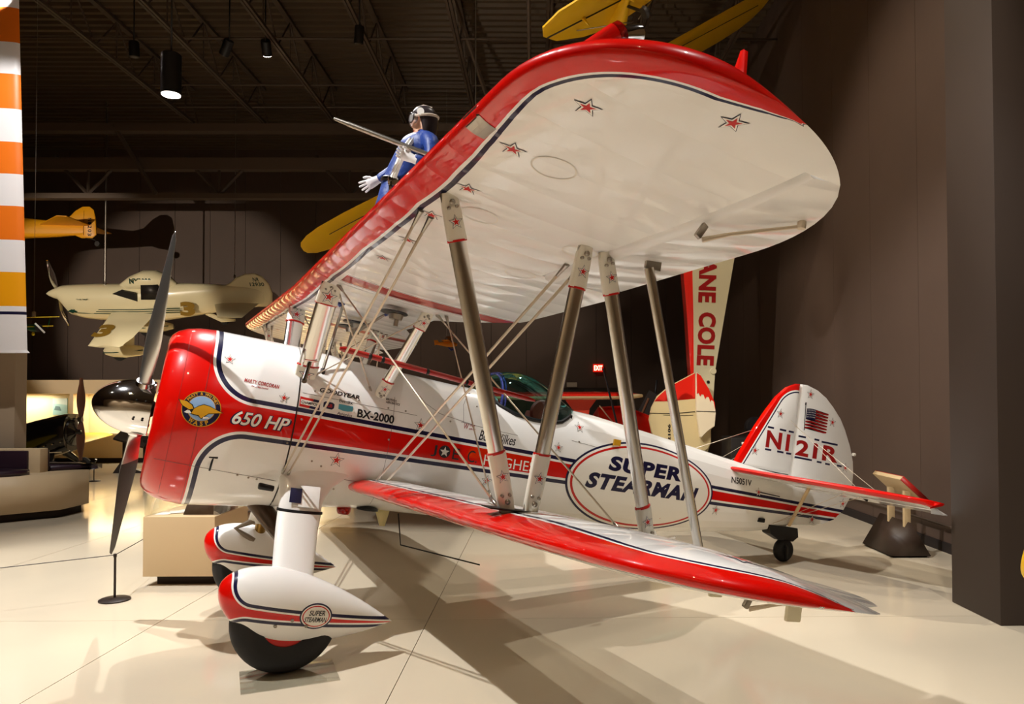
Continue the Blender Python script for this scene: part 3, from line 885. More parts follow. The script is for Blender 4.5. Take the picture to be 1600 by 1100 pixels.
# ---------------- tail
def slab(name, pts, tmax, m, parent=None, edge=.006, surfpts=None):
    """flat aerofoil surface from a side outline (x, z) -> rounded plate in the y direction"""
    cx = sum(p[0] for p in pts)/len(pts); cz = sum(p[1] for p in pts)/len(pts)
    secs = []
    for k, (sc, y) in enumerate(((.93, -tmax), (.985, -tmax*.75), (1.0, -.0), (.985, tmax*.75), (.93, tmax))):
        secs.append([Vector((cx+(x-cx)*sc, y, cz+(z-cz)*sc)) for x, z in pts])
    g = G().loft(secs)
    return g.mesh(name, m, True, 40)
FIN = [(5.83, .36), (5.876, .467), (6.079, .840), (6.22, 1.06), (6.339, 1.225), (6.48, 1.36), (6.60, 1.42), (6.66, 1.43), (6.67, .9), (6.67, .36)]
RUD = [(6.69, 1.432), (6.80, 1.44), (6.945, 1.415), (7.10, 1.35), (7.241, 1.255), (7.38, 1.14), (7.479, 1.020), (7.60, .83), (7.68, .65), (7.71, .5), (7.715, .35), (7.694, .19), (7.61, .04), (7.463, -.09), (7.3, -.155), (7.15, -.185), (6.95, -.20), (6.72, -.22), (6.69, .3), (6.69, .9)]
def finpaint():
    m, t, b = paintbase('fin_paint')
    tc = t.nodes.new('ShaderNodeTexCoord'); sp = t.nodes.new('ShaderNodeSeparateXYZ')
    t.links.new(tc.outputs['Object'], sp.inputs[0])
    X = E(t, sp.outputs[0]); Z = E(t, sp.outputs[2])
    # distance behind the sloping leading edge, then over the rounded top
    d1 = (X-5.876)*.872-(Z-.467)*.489
    rr = ((X-6.66)*(X-6.66)+(Z-1.0)*(Z-1.0)).sq()
    d2 = rr.neg()+.423
    d = d1.mn(d2+((X-6.66)*.489+(Z-1.0)*.872).lt(0.0)*2.0)
    w = .075
    c = mixc(t, d.gt(w+.034), NAVY, CREAM)
    c = mixc(t, d.gt(w+.020), c, c) if False else c
    c = mixc(t, d.gt(w+.018), CREAM, c)
    c = mixc(t, d.gt(w), RED, c)
    t.links.new(c, b.inputs['Base Color'])
    return m
m_fin = finpaint()
fin = part('fin', slab('fin', FIN, .035, m_fin))
rud = part('rudder', slab('rudder', RUD, .035, swoosh('rudder_paint', .135, -.0205, -.052, 0.0, .9, .405, .32, .02, .053, (0, 0, 0))))
st = lambda u, v: (Vector((u, -.0355, v)), Vector((0, -1, 0)))
for x, z in [(7.239, 1.067), (7.542, .559), (7.569, .127), (7.093, -.115), (6.83, 1.335)]: star(st, x, z, .062, rud)
for x, z in [(6.40, 1.03), (6.09, .558)]: star(st, x, z, .062, fin)
txt('N1', 6.235, .62, .36, .195, m_dkred, st, fin, 0, .035, 0, .0015, 0)
txt('21R', 6.70, .595, .70, .185, m_dkred, st, rud, 0, .035, 0, .0015, 0)
bars = [(6.235, 6.33), (6.42, 6.52), (6.56, 6.64)]
for a, b in bars:
    for z in (.585, .84): lay('bar', [(poly2d([[(a, z), (b, z), (b, z+.022), (a, z+.022)]]), m_navy)], st, fin, 0, .0005)
for a, b, z in [(6.72, 6.84, .81), (6.98, 7.06, .81), (7.1, 7.37, .80), (6.70, 6.98, .56), (7.06, 7.14, .555), (7.2, 7.28, .55), (7.40, 7.48, .555)]: lay('bar', [(poly2d([[(a, z), (b, z), (b, z+.022), (a, z+.022)]]), m_navy)], st, rud, 0, .0005)
# stars and stripes on the rudder
fl_ = []
wv = lambda x: .012*sin(x*16)
X0, Z0, FW, FH = 6.80, .925, .36, .235
fl_.append((poly2d([[(X0+FW*i/12, Z0+wv(i/12*FW)) for i in range(13)]+[(X0+FW*i/12, Z0+FH+wv(i/12*FW)) for i in range(12, -1, -1)]]), m_white))
for k in range(0, 13, 2):
    za, zb = Z0+FH*k/13, Z0+FH*(k+1)/13
    fl_.append((poly2d([[(X0+FW*i/12, za+wv(i/12*FW)) for i in range(13)]+[(X0+FW*i/12, zb+wv(i/12*FW)) for i in range(12, -1, -1)]]), m_dkred))
fl_.append((poly2d([[(X0+FW*.42*i/6, Z0+FH*6/13+wv(i/6*FW*.42)) for i in range(7)]+[(X0+FW*.42*i/6, Z0+FH+wv(i/6*FW*.42)) for i in range(6, -1, -1)]]), m_navy))
for i in range(6):
    for j in range(4):
        xx = X0+.018+i*.023; fl_.append((moved(poly2d([starpts(.008, .0035)]), xx, Z0+FH*.5+.018+j*.027+wv(xx-X0)), m_white))
fl_.append((poly2d([[(6.785, .90), (6.797, .90), (6.775, 1.20), (6.763, 1.20)]]), m_black))
fl_.append((poly2d([ell(6.766, 1.21, .012, .02, 12)]), m_black))
lay('flag', fl_, st, rud, 0, .0004)
part('tail_lamp', G().rev([(.02, 0), (.02, .03), (.008, .045)], 10, 'x', (7.69, 0, .74)).mesh('tail_lamp', m_white))
# tailplane
m_stab = None
def stabpaint():
    m, t, b = paintbase('tailplane_paint')
    d = attr(t, 'band')
    c = mixc(t, d.lt(1.0), CREAM, NAVY); c = mixc(t, d.lt(.85), c, CREAM); c = mixc(t, d.lt(.68), c, RED)
    t.links.new(c, b.inputs['Base Color'])
    return m
m_stab = stabpaint()
for sg in (-1, 1):
    secs, at, s2 = [], [], []
    for i in range(31):
        u = i/30; y = .06+1.98*(1-(1-u)**1.6)
        tt = max(0, (y-1.35)/.69); k = 1-sqrt(max(0, 1-min(1, tt)**2))
        le = 5.62+.30*(y-.06)+.36*k; te = 6.68-.30*k
        elt = te+.34*(1-k)**.6+.015
        th = .07*(1-.6*k)
        q = []
        for fr in [1, .8, .6, .4, .25, .12, .05, .01]: q.append((fr, 1))
        for fr in [.0, .01, .05, .12, .25, .4, .6, .8, 1]: q.append((fr, -1))
        row = []
        for fr, ud in q:
            h = th*.5*(min(1, (fr/.10)**.5) if fr < .1 else 1-.5*(fr-.1)/.9)
            row.append(Vector((le+(te-le)*fr, sg*y, .315-.03*y-.055*fr+ud*h))); at.append((te-le)*fr/.085)
        secs.append(row)
        s2.append([Vector((te+.012, sg*y, .255-.03*y+.018)), Vector((te+.012, sg*y, .255-.03*y-.018)), Vector((max(te+.02, elt), sg*y, .215-.03*y-.004)), Vector((max(te+.02, elt), sg*y, .215-.03*y+.004))])
    g = G().loft(secs); me = mesh('tailplane', g.v, g.f, m_stab, True, 50)
    A = me.attributes.new('band', 'FLOAT', 'POINT'); A.data.foreach_set('value', at)
    part('tailplane', me)
    part('elevator', G().loft(s2).mesh('elevator', m_cream))
    part('tailplane_strut', strutmesh((6.60, sg*.42, .27), (6.72, sg*.06, -.22), .05, .03, mat('beige_strut', '#d9bd92', .4)))
    for a, b in (((6.35, sg*1.2, .27), (6.45, sg*.08, -.22)), ((6.6, sg*1.25, .27), (6.5, sg*.08, -.2)), ((6.4, sg*1.2, .30), (6.58, 0, 1.0)), ((6.62, sg*1.25, .30), (6.64, 0, .95))):
        part('tail_wire', G().tube([a, b], .0026, 6).mesh('tail_wire', m_wire))
part('fin_wire', G().tube([(6.04, 0, .78), (5.3, 0, .47)], .004, 6).mesh('fin_wire', m_wire))
part('elevator_horn', G().box((6.75, -1.05, .23), (.05, .02, .09), Matrix.Rotation(.4, 3, 'Y'), .004).mesh('elevator_horn', m_dark))
part('rudder_cable_guide', G().rev([(.035, -.02), (.045, 0), (.0, .03)], 12, 'y', (5.95, -.15, .12)).tube([(5.97, -.17, .11), (6.45, -.13, .09)], .006, 8).mesh('rudder_cable_guide', m_black))
part('step_socket', G().box((6.22, -.125, -.20), (.09, .05, .05), None, .012).mesh('step_socket', m_black))
# tail wheel
tw = part('tail_wheel_fork', G().loft([[Vector((x+dx, y, z)) for dx, y in ((-.22*s, -.07*s), (.25*s, -.05*s), (.25*s, .05*s), (-.22*s, .07*s))] for x, z, s in ((6.62, -.24, 1.0), (6.66, -.34, .95), (6.72, -.40, .5))]).tube([(6.70, 0, -.38), (6.71, -.0, -.47)], .03, 10).tube([(6.71, -.075, -.46), (6.73, -.075, -.60)], .016, 8).tube([(6.71, .075, -.46), (6.73, .075, -.60)], .016, 8).tube([(6.71, -.075, -.465), (6.71, .075, -.465)], .018, 8).mesh('tail_wheel_fork', m_black))
def cutabove(me, z):
    bm = bmesh.new(); bm.from_mesh(me)
    bmesh.ops.delete(bm, geom=[v for v in bm.verts if v.co.z > z], context='VERTS')
    bm.to_mesh(me); bm.free(); return me
def tyre(name, c, R0, w, hub_m, parent, cut=0):
    pf = []
    for i in range(17):
        a = -pi/2*1.15+pi*1.15*i/16
        pf.append((R0-w*.5+w*.5*cos(a)*1.0, w*.52*sin(a)))
    pf = [(R0*.45, pf[0][1]*.9)]+pf+[(R0*.45, pf[-1][1]*.9)]
    o = link(name, (cutabove(G().rev(pf, 48, 'y', c).mesh(name, m_rub), c[2]+cut) if cut else G().rev(pf, 48, 'y', c).mesh(name, m_rub)), parent)
    link('hub', G().rev([(.0, -w*.36), (R0*.3, -w*.4), (R0*.5, -w*.42), (R0*.52, 0), (R0*.5, w*.42), (R0*.3, w*.4), (0, w*.36)], 32, 'y', c).mesh('hub', hub_m), parent)
    return o
tc_ = Vector((6.735, 0, -.565-.0))
zt = -(OFF.z)/cos(TH)  # ground under the tail wheel in plane axes
gz = (-OFF.z+sin(TH)*6.735)/cos(TH)
tyre('tail_tyre', (6.735, 0, gz+.133), .135, .11, m_dark, tw)

# ---------------- undercarriage
for sg in (-1, 1):
    def leg(sec):
        out = []
        for x0, x1, y, z, t in sec:
            cx, hx = (x0+x1)/2, (x1-x0)/2
            out.append([Vector((cx+hx*cos(2*pi*k/28), sg*y+t/2*sin(2*pi*k/28)*(1-.25*cos(2*pi*k/28)), z)) for k in range(28)])
        return G().loft(out)
    top = leg([(1.033-.03*q, 1.345+.30*q**2.3, .655-.19*q**1.1, -.575+.345*q, .13+.03*sin(pi*q)-.02*q) for q in [1-i/12 for i in range(13)]])
    lg = part('gear_leg', top.mesh('gear_leg', m_cream))
    zend = -1.0 if sg < 0 else -.90
    yend = .655+(.935-.655)*(zend+.575)/(-.375)
    low = leg([(1.030, 1.348, .655, -.57, .135), (1.026, 1.33, .74, -.70, .13), (1.024, 1.31, yend, zend, .12)])
    link('leg_fairing', low.mesh('leg_fairing', m_cream), lg)
    st2 = leg([(1.022, 1.358, .65, -.565, .15), (1.022, 1.358, .657, -.585, .15)])
    link('strap', st2.mesh('strap', m_black), lg)
    if sg < 0:
        link('data_plate', G().box((1.135, -.688, -.462), (.085, .004, .115), Matrix.Rotation(-.45, 3, 'X'), .0015).mesh('data_plate', m_navy), lg)
        link('inspection_panel', G().box((1.235, -.682, -.462), (.15, .004, .17), Matrix.Rotation(-.45, 3, 'X'), .0015).mesh('inspection_panel', m_cream), lg)
        link('step_peg', G().tube([(.98, -.60, -.44), (.88, -.62, -.43), (.87, -.62, -.43)], [.022, .026, .02], 10).mesh('step_peg', m_black), lg)
    if sg > 0: link('oleo_leg', G().tube([(1.15, .915, -.86), (1.15, .985, -1.13)], .05, 14).mesh('oleo_leg', mat('brass_tube', '#8d6f3a', .3, metal=.9)), lg)
    if sg > 0:
        link('torque_link', G().tube([(1.10, .86, -.86), (.93, .86, -.96), (1.10, .88, -1.06)], [.035, .02, .035], 8).mesh('torque_link', mat('worn_steel', '#8a8072', .4, metal=.8)), lg)
    # spat
    secs = []
    for i in range(57):
        t = (i/56)**1.7; x = .70+1.225*t
        up = .235*(sin(pi*min(1, t/.72)/2 if t < .36 else pi/2*1) if False else 1)
        env = sqrt(max(0, 1-((.34-t)/.34)**2)) if t < .34 else (1-((t-.34)/.66)**1.75)
        cz_ = -1.105-.156*t
        topz = cz_+.222*env; botz = cz_-.285*env*(1-.1*t)
        wv_ = .185*(env**.85)
        secs.append([Vector((x, sg*1.01+wv_*sin(2*pi*k/40)*(1 if True else 1), (topz+botz)/2+(topz-botz)/2*cos(2*pi*k/40))) for k in range(40)])
    pg = G().loft(secs)
    pant = part('wheel_pant', pg.mesh('wheel_pant', m_pant, True, 60))
    tyre('tyre', (1.165, sg*1.01, -1.282), .362, .22, m_redp, pant, .10)
    def spant(u, v, sg=sg):
        t = (u-.70)/1.225
        env = sqrt(max(0, 1-((.34-t)/.34)**2)) if t < .34 else (1-((t-.34)/.66)**1.75)
        cz_ = -1.105-.156*t; topz = cz_+.222*env; botz = cz_-.285*env*(1-.1*t)
        c, h = (topz+botz)/2, (topz-botz)/2; q = max(-.99, min(.99, (v-c)/h))
        y = .185*(env**.85)*sqrt(1-q*q)
        return Vector((u, sg*(1.01+y), v)), Vector((0, sg*sqrt(1-q*q), q)).normalized()
    if sg < 0:
        a, b = 1.335, -1.214
        lay('oval_badge', [(poly2d([ell(a, b, .112, .088, 40)]), m_navy), (poly2d([ell(a, b, .102, .078, 40)]), m_white), (poly2d([ell(a, b, .094, .071, 40)]), m_redpr), (poly2d([ell(a, b, .087, .064, 40)]), m_white)], spant, pant, .03, .001)
        txt('SUPER', a-.052, b+.006, .11, .034, m_black, spant, pant, .25, .02, 0, .0045, .03)
        txt('STEARMAN', a-.078, b-.038, .155, .034, m_black, spant, pant, .25, .02, 0, .0045, .03)
        for x, z in ((1.08, -1.29), (1.18, -1.245), (1.28, -1.28)):
            p, n = spant(x, z); link('screw', G().tube([p-n*.002, p+n*.006], .012, 8).mesh('screw', m_steel), pant)

# ---------------- exhaust, belly fittings
g = G()
secs = []
for x, z in ((.86, -.52), (.98, -.64), (1.10, -.76), (1.21, -.86)):
    d = Vector((.12, 0, -.11)).normalized(); u = Vector((0, 1, 0)); w = d.cross(u)
    secs.append([Vector((x, -.12, z))+u*.10*cos(2*pi*k/20)+w*.075*sin(2*pi*k/20) for k in range(20)])
g.loft(secs, False)
g.loft([[p*.0+q for p, q in zip(s, s)] for s in secs][::-1], False)
part('exhaust_pipe', g.mesh('exhaust_pipe', mat('exhaust_metal', '#5b4a3c', .3, metal=.8)))
part('beacon', G().rev([(.05, -.52), (.06, -.56), (.058, -.60), (.045, -.625), (.0, -.63)], 16, 'z', (1.64, -.1, .0)).mesh('beacon', mat('red_lens', '#b01408', .08)))
part('drain_plate', G().rev([(.04, -.52), (.09, -.545), (.09, -.56), (.0, -.565)], 16, 'z', (1.81, -.2, 0)).mesh('drain_plate', m_black))
part('belly_blade', G().loft([[Vector((x, -.1+y, -.55)) for x, y in ((1.90, -.012), (2.03, -.004), (2.03, .004), (1.90, .012))], [Vector((x, -.1+y, -.69)) for x, y in ((1.965, -.01), (2.01, -.004), (2.01, .004), (1.965, .01))]]).mesh('belly_blade', mat('yellow_paint', '#e8d9a0', .4)))
part('belly_rod', G().tube([(2.05, -.3, -.55), (2.10, -.35, -.80), (2.6, -.9, -.82)], .006, 6).mesh('belly_rod', m_dark))
part('tail_handle', G().tube([(4.72, -.25, -.45), (4.72, -.28, -.49), (4.86, -.27, -.52), (4.98, -.25, -.49)], .012, 8).mesh('tail_handle', m_cream))
part('hatch_catch', G().box((4.02, -.415, .355), (.08, .02, .06), None, .006).mesh('hatch_catch', m_gold))
# three footplates and the handles under the centre section
for k, (x, y) in enumerate(((1.60, -.74), (1.52, .24), (1.56, .64))):
    z = UW[-1].at(abs(y), (x-.91)/1.528, False).z-.045
    o = part('footplate', G().rev([(.0, -.006), (.105, -.006), (.11, 0), (.105, .008), (0, .008)], 32, 'z', (x, y, z)).mesh('footplate', m_black))
    link('socket', G().rev([(.05, -.05), (.06, -.01)], 16, 'z', (x+.02, y, z)).tube([(x+.03, y, z-.04), (x+.03, y, z-.10)], .018, 8).mesh('socket', m_steel), o)
m_bgrip = mat('blue_rubber', '#27356e', .5)
for a, b, c in (((1.36, -.3, .43), (1.43, -.12, .86), (1.66, -.35, 1.10)), ((1.20, -.45, .52), (1.28, -.3, 1.0), (1.29, -.28, 1.10))):
    o = part('hand_rail', G().tube([a, b, c], .012, 10).mesh('hand_rail', m_steel))
    link('grip', G().tube([Vector(c)-Vector((.04, 0, .03)), c], .024, 10).mesh('grip', m_bgrip), o)
    link('foot', G().tube([a, Vector(a)-Vector((0, 0, .05))], .02, 10).mesh('foot', m_dark), o)

# ---------------- cockpit and canopy
m_glass = None
mg = clear('tinted_canopy', (.50, .80, .78, 1), .32, .03, (.55, .9, .9, 1))
CAN = [(2.60, .61, .16), (2.66, .68, .26), (2.76, .775, .34), (2.9, .84, .385), (3.02, .858, .40), (3.16, .845, .40), (3.3, .795, .38), (3.44, .72, .345), (3.54, .66, .29), (3.62, .61, .20)]
secs = []
for x, zt_, hw in CAN:
    zb_ = min(sill(min(max(x, 2.665), 3.575)), zt_-.01) if 2.66 <= x <= 3.58 else .60
    secs.append([Vector((x, -hw*cos(pi*k/28)**.75 if k < 14 else hw*abs(cos(pi*k/28))**.75, zb_+(zt_-zb_)*sin(pi*k/28))) for k in range(29)])
can = part('canopy', G().loft(secs, False, False).mesh('canopy', mg))
sl = [Vector((x, -fy(x, z)-.004, z)) for x, z in SILL]
fine = []
for a, b in zip(sl, sl[1:]):
    for i in range(6):
        x = a.x+(b.x-a.x)*i/6; z = sill(x); fine.append(Vector((x, -fy(x, z)-.004, z)))
fine.append(sl[-1])
arc_r = [Vector((v.x, -v.y, v.z)) for v in reversed(fine)]
rim = [Vector((3.60, fine[-1].y*.8, .60)), Vector((3.625, 0, .615)), Vector((3.60, -fine[-1].y*.8, .60))]
link('canopy_rim', G().tube(fine+rim+arc_r, .019, 10).mesh('canopy_rim', m_black), can)
m_blue = mat('blue_chrome', '#4a519a', .25, metal=.7)
for x, zt_, hw, r in ((2.82, .808, .36, .014), (2.85, .82, .368, .009)):
    zb_ = sill(x)
    link('canopy_bow', G().tube([Vector((x-.03*(1-sin(pi*k/20)), -hw*cos(pi*k/20), zb_+(zt_-zb_)*sin(pi*k/20))) for k in range(21)], r, 8).mesh('canopy_bow', m_blue), can)
g = G().box((3.12, 0, .18), (.95, .72, .02), None, .004).box((3.55, 0, .36), (.02, .6, .36), None, .004).box((2.68, 0, .40), (.02, .62, .40), None, .004)
part('cockpit_tub', g.mesh('cockpit_tub', m_dark))
seat = part('pilot_seat', G().box((3.30, 0, .36), (.08, .36, .36), Matrix.Rotation(.15, 3, 'Y'), .03).box((3.15, 0, .24), (.34, .36, .08), None, .03).mesh('pilot_seat', mat('red_upholstery', '#a3241a', .6)))
link('headrest', G().rev([(.0, -.03), (.11, -.03), (.125, 0), (.11, .03), (0, .03)], 28, 'y', (3.32, -.12, .52)).mesh('headrest', mat('red_upholstery', '#a3241a', .6)), seat)
part('instrument_panel', G().loft([[Vector((2.78, -.34*cos(pi*k/16), .40+.22*sin(pi*k/16))) for k in range(17)], [Vector((2.80, -.34*cos(pi*k/16), .40+.22*sin(pi*k/16))) for k in range(17)]]).mesh('instrument_panel', m_black))
# ------------------------------------------------------------------ the hall
RZ = -PH
def rbox(name, r0, r1, d0, d1, z0, z1, m, parent=None, bev=.0):
    g = G().box((0, 0, (z1-z0)/2), (r1-r0, d1-d0, z1-z0), None, bev)
    o = link(name, g.mesh(name, m, bool(bev)), None, R((r0+r1)/2, (d0+d1)/2, z0), (0, 0, RZ))
    if parent:
        o.parent = parent; o.matrix_parent_inverse = parent_world(parent).inverted()
    return o
def parent_world(p):
    M = Matrix.LocRotScale(p.location, p.rotation_euler, p.scale)
    return (parent_world(p.parent) @ p.matrix_parent_inverse @ M) if p.parent else M
def room(name, g, m, parent=None, smooth=False):
    """geometry given in r, d, z"""
    g.v = [R(*v) for v in g.v]
    o = link(name, g.mesh(name, m, smooth))
    if parent: o.parent = parent; o.matrix_parent_inverse = parent_world(parent).inverted()
    return o
m_floor = mat('polished_concrete', '#d2c5ae', .11, noise=.05, nscale=1.3, bump=.012, bscale=2.5, spec=.5)
m_joint = mat('floor_joint', '#5a4c3c', .7)
m_wall = mat('brown_wall_paint', '#55443a', .62, noise=.10, nscale=1.6, bump=.03, bscale=9)
m_gap = mat('wall_joint', '#241b17', .8)
m_deck = mat('roof_deck', '#51412f', .6)
m_iron = mat('roof_steel', '#4e4034', .55)
m_beam = mat('beam_paint', '#5a4a3c', .55)

floor = struct(rbox('floor', -24, 9, -12, 27, -.08, -.006, m_joint))
rj = [-24, -20, -16.2, -13.0, -10.8, -8.4, -6.0, -3.23, -.96, 4.5, 9]
dj = [-12, -8, -3.5, 1.5, 6.46, 10.7, 15.0, 19.4, 27]
for i in range(len(rj)-1):
    for k in range(len(dj)-1):
        rbox('slab', rj[i]+.003, rj[i+1]-.003, dj[k]+.0025, dj[k+1]-.0025, -.006, 0, m_floor, floor)
wb = struct(rbox('wall_back', -24, 5.2, 25.05, 25.35, 0, 10.6, m_gap))
r = -23.9
while r < 4.9:
    rbox('wall_panel', r, min(r+1.16, 4.9), 25.0, 25.06, 0, 10.5, m_wall, wb); r += 1.172
wr = struct(rbox('wall_right', 5.0, 5.3, 6.9, 25.3, 0, 10.6, m_gap))
d = 6.9
while d < 25:
    rbox('wall_panel', 4.95, 5.01, d, min(d+1.4, 25.0), 0, 10.5, m_wall, wr); d += 1.408
struct(rbox('baseboard_right', 4.925, 4.952, 7.0, 25, 0, .12, m_gap))
g = G().tube([(4.90, 7.0, .335), (4.90, 24, .335)], .016, 8)
o = struct(room('trim_1', g, m_iron, None, True))
m_pil = mat('pillar_paint', '#362a22', .6, noise=.08, nscale=2)
struct(rbox('wall_pillar', 3.79, 5.3, 6.17, 6.9, 0, 10.6, m_pil, None, .01))
# side walls out of the picture close the hall, beige ones lightened for reflections
struct(rbox('wall_left', -24.3, -24, -12, 25.3, 0, 10.6, m_wall))
m_lite = mat('beige_wall_paint', '#cdb696', .6)
struct(rbox('wall_front', -24, 9, -12.3, -12, 0, 10.6, m_lite))
struct(rbox('wall_side', 9, 9.3, -12, 6.9, 0, 10.6, m_lite))
# corrugated roof deck
prof_ = []
dd_ = -12.0
while dd_ < 25.2:
    prof_ += [(dd_, 10.25), (dd_+.10, 10.25), (dd_+.13, 10.34), (dd_+.23, 10.34)]; dd_ += .26
g = G()
vs, fs = [], []
for q in prof_:
    vs += [Vector((-24.2, q[0], q[1])), Vector((9.2, q[0], q[1]))]
for i in range(len(prof_)-1): fs.append((2*i, 2*i+1, 2*i+3, 2*i+2))
n = len(vs)
vs += [Vector((-24.2, -12.2, 10.5)), Vector((9.2, -12.2, 10.5)), Vector((9.2, 25.3, 10.5)), Vector((-24.2, 25.3, 10.5))]
fs.append((n, n+1, n+2, n+3))
ceil = struct(room('ceiling', G().add(vs, fs), m_deck))
for k in range(-5, 5):
    r = .22+1.9*k-.02
    g = G().box((r-.035, 4, 9.30), (.05, 32, .07)).box((r+.035, 4, 9.30), (.05, 32, .07)).box((r, 4, 10.2), (.12, 32, .07))
    j = room('roof_joist', g, m_iron, ceil)
    g = G()
    dd_ = -2.0
    while dd_ < 20:
        g.tube([(r, dd_, 9.30), (r, dd_+.8, 10.2)], .022, 5).tube([(r, dd_+.8, 10.2), (r, dd_+1.6, 9.30)], .022, 5)
        g.tube([(r, dd_+.8, 9.30), (r, dd_+.8, 10.2)], .016, 5)
        dd_ += 1.6
    j2 = room('joist_web', g, m_iron, j)
for k, (dd_, z) in enumerate(((15.4, 9.36), (17.7, 9.36), (19.0, 9.34))):
    room('conduit', G().tube([(-24, dd_, z), (9, dd_, z)], .025, 8), m_iron, ceil, True)
g = G().box((-8, 20, 9.14), (32, .28, .20)).box((-8, 20.4, 8.30), (32, .25, .32)).box((-8, 20.4, 7.42), (32, .25, .14))
gd = room('roof_girder', g, m_beam, ceil)
g = G()
for k in range(-9, 4):
    r = -12.3+k*3.55+7.1
    g.tube([(r-.62, 20.4, 8.15), (r, 20.4, 7.48)], .05, 6).tube([(r+.62, 20.4, 8.15), (r, 20.4, 7.48)], .05, 6).tube([(r, 20.4, 8.15), (r, 20.4, 7.48)], .04, 6)
    g.tube([(r-.9, 20.4, 8.46), (r-.9, 20.4, 8.55)], .07, 6)
room('girder_web', g, m_iron, gd)
room('roof_brace', G().tube([(-11.35, 19.9, 9.2), (-10.4, 20.3, 7.45)], .06, 6), m_iron, ceil)
g = G().tube([(-1.9, 13.5, 10.2), (-1.1, 17.6, 8.6)], .05, 6).tube([(-.2, 12, 10.2), (-.2, 16, 7.9)], .04, 6)
room('roof_brace', g, m_iron, ceil)
# the beam that closes the view above the back wall
# ------------------------------------------------------------------ lamps of the hall
m_can = mat('black_lamp_housing', '#15120f', .5)
def can(r, d, z, rad, ln, tilt, lab, lit, az=0.0, col='#fff3e6', es=30):
    e = empty('can_lamp', lab, 'lamp', R(r, d, z), RZ)
    e.rotation_euler = (tilt, 0, RZ+az)
    me = G().rev([(rad*.92, -ln/2), (rad, -ln/2), (rad, ln/2-.02), (rad*.9, ln/2), (.02, ln/2)], 24).mesh('housing', m_can)
    link('housing', me, e)
    link('lens', G().rev([(.0, -ln/2-.002), (rad*.88, -ln/2-.002), (rad*.88, -ln/2-.012), (0, -ln/2-.012)], 24).mesh('lens', mat('lit_lens', '#fff4e8', .3, emit=col, estr=es) if lit else mat('dark_lens', '#5d564e', .2)), e)
    top = Matrix.Rotation(tilt, 3, 'X') @ Vector((0, 0, ln/2))
    hgt = 10.24-(z+top.z)
    stem = link('stem', G().tube([(0, 0, ln/2-.01), (Matrix.Rotation(-tilt, 3, 'X') @ Vector((0, 0, hgt)))+Vector((0, 0, ln/2))], .015, 8).mesh('stem', m_can), e)
    return e
can(-5.93, 12.0, 7.12, .155, .66, 0, 'large black cylinder downlight hanging lit from the roof', True)
can(-8.32, 15.3, 9.08, .10, .30, .1, 'small unlit black can lamp on the pipe, leftmost of the row', False)
can(-6.43, 15.3, 9.12, .10, .32, .75, 'small unlit can lamp tilted sideways, between the big downlight and the bright spotlight', False, .9)
can(-5.62, 15.3, 9.12, .10, .30, .9, 'small bright spotlight glaring toward the camera', True, .2, '#ffffff', 60)
can(-3.45, 14.2, 8.85, .09, .32, .25, 'small can lamp under the joist, right of the bright spotlight', False, .5)
# ------------------------------------------------------------------ display wall at the back left
m_plaster = mat('beige_plaster', '#d8c2a0', .6)
m_case = mat('case_lining', '#e8dab4', .6)
dw = empty('display_case', 'long beige display wall with lit niches, behind the black aircraft', 'display case', R(-11, 22.7, 0), RZ)
def dpart(name, r0, r1, d0, d1, z0, z1, m, bev=0.0): return rbox(name, r0, r1, d0, d1, z0, z1, m, dw, bev)
dpart('plinth', -18, -5.5, 22.7, 23.6, .14, .86, m_plaster)
dpart('toe_kick', -18, -5.5, 22.75, 23.6, 0, .14, m_gap)
dpart('header', -18, -5.5, 22.7, 23.6, 2.07, 2.49, m_plaster)
dpart('back_panel', -18, -5.5, 23.5, 23.6, .86, 2.07, m_case)
dpart('shelf_edge', -18, -5.5, 22.68, 22.72, .83, .88, mat('pale_trim', '#efe0c4', .5))
for r in (-17.9, -14.13, -9.5, -5.6): dpart('post', r-.05, r+.06, 22.7, 23.55, .86, 2.07, m_plaster)
for r in (-16.0, -13.0, -11.0, -7.6):
    l = bpy.data.lights.new('niche_lamp', 'AREA'); l.energy = 34; l.color = (1, .86, .60); l.size = 1.6; l.shape = 'RECTANGLE'; l.size_y = .25
    o = bpy.data.objects.new('niche_lamp', l); COL.objects.link(o); o.location = R(r, 23.1, 2.05); o.rotation_euler = (0, 0, RZ)
def picture(name, r, z, w, h, cols, lab):
    e = empty(name, lab, 'picture', R(r, 23.49, z), RZ)
    link('canvas', G().box((0, -.015, h/2), (w, .03, h), None, .004).mesh('canvas', mat('canvas_'+cols[0][1:], cols[0], .6)), e)
    for c, pts in cols[1]:
        sf = flatsurf((-w/2, -.032, 0), (w, 0, 0), (0, 0, h))
        lay('paint_patch', [(poly2d([pts]), mat('patch_'+c[1:], c, .6))], sf, e, 0, .0008)
picture('painting', -14.95, 1.42, .45, .52, ('#9cc6cf', [('#5f7f8a', [(.1, .3), (.6, .25), (.5, .5), (.2, .55)]), ('#c9dde0', [(0, .7), (1, .6), (1, 1), (0, 1)])]), 'pale blue aviation painting in the lit niche, left of the green one')
picture('painting', -13.2, 1.38, .68, .38, ('#6f7d45', [('#d9a13a', [(.35, .15), (.95, .2), (.8, .5), (.5, .55)]), ('#33452c', [(0, .55), (.4, .6), (.7, 1), (0, 1)]), ('#d7d3c4', [(.05, .1), (.35, .1), (.3, .35)])]), 'green and yellow aviation painting in the lit niche')
tag(rbox('caption_card', -13.35, -13.05, 23.47, 23.5, 1.1, 1.33, mat('card_white', '#efe8d6', .6)), 'white caption card under the green and yellow painting', 'card')
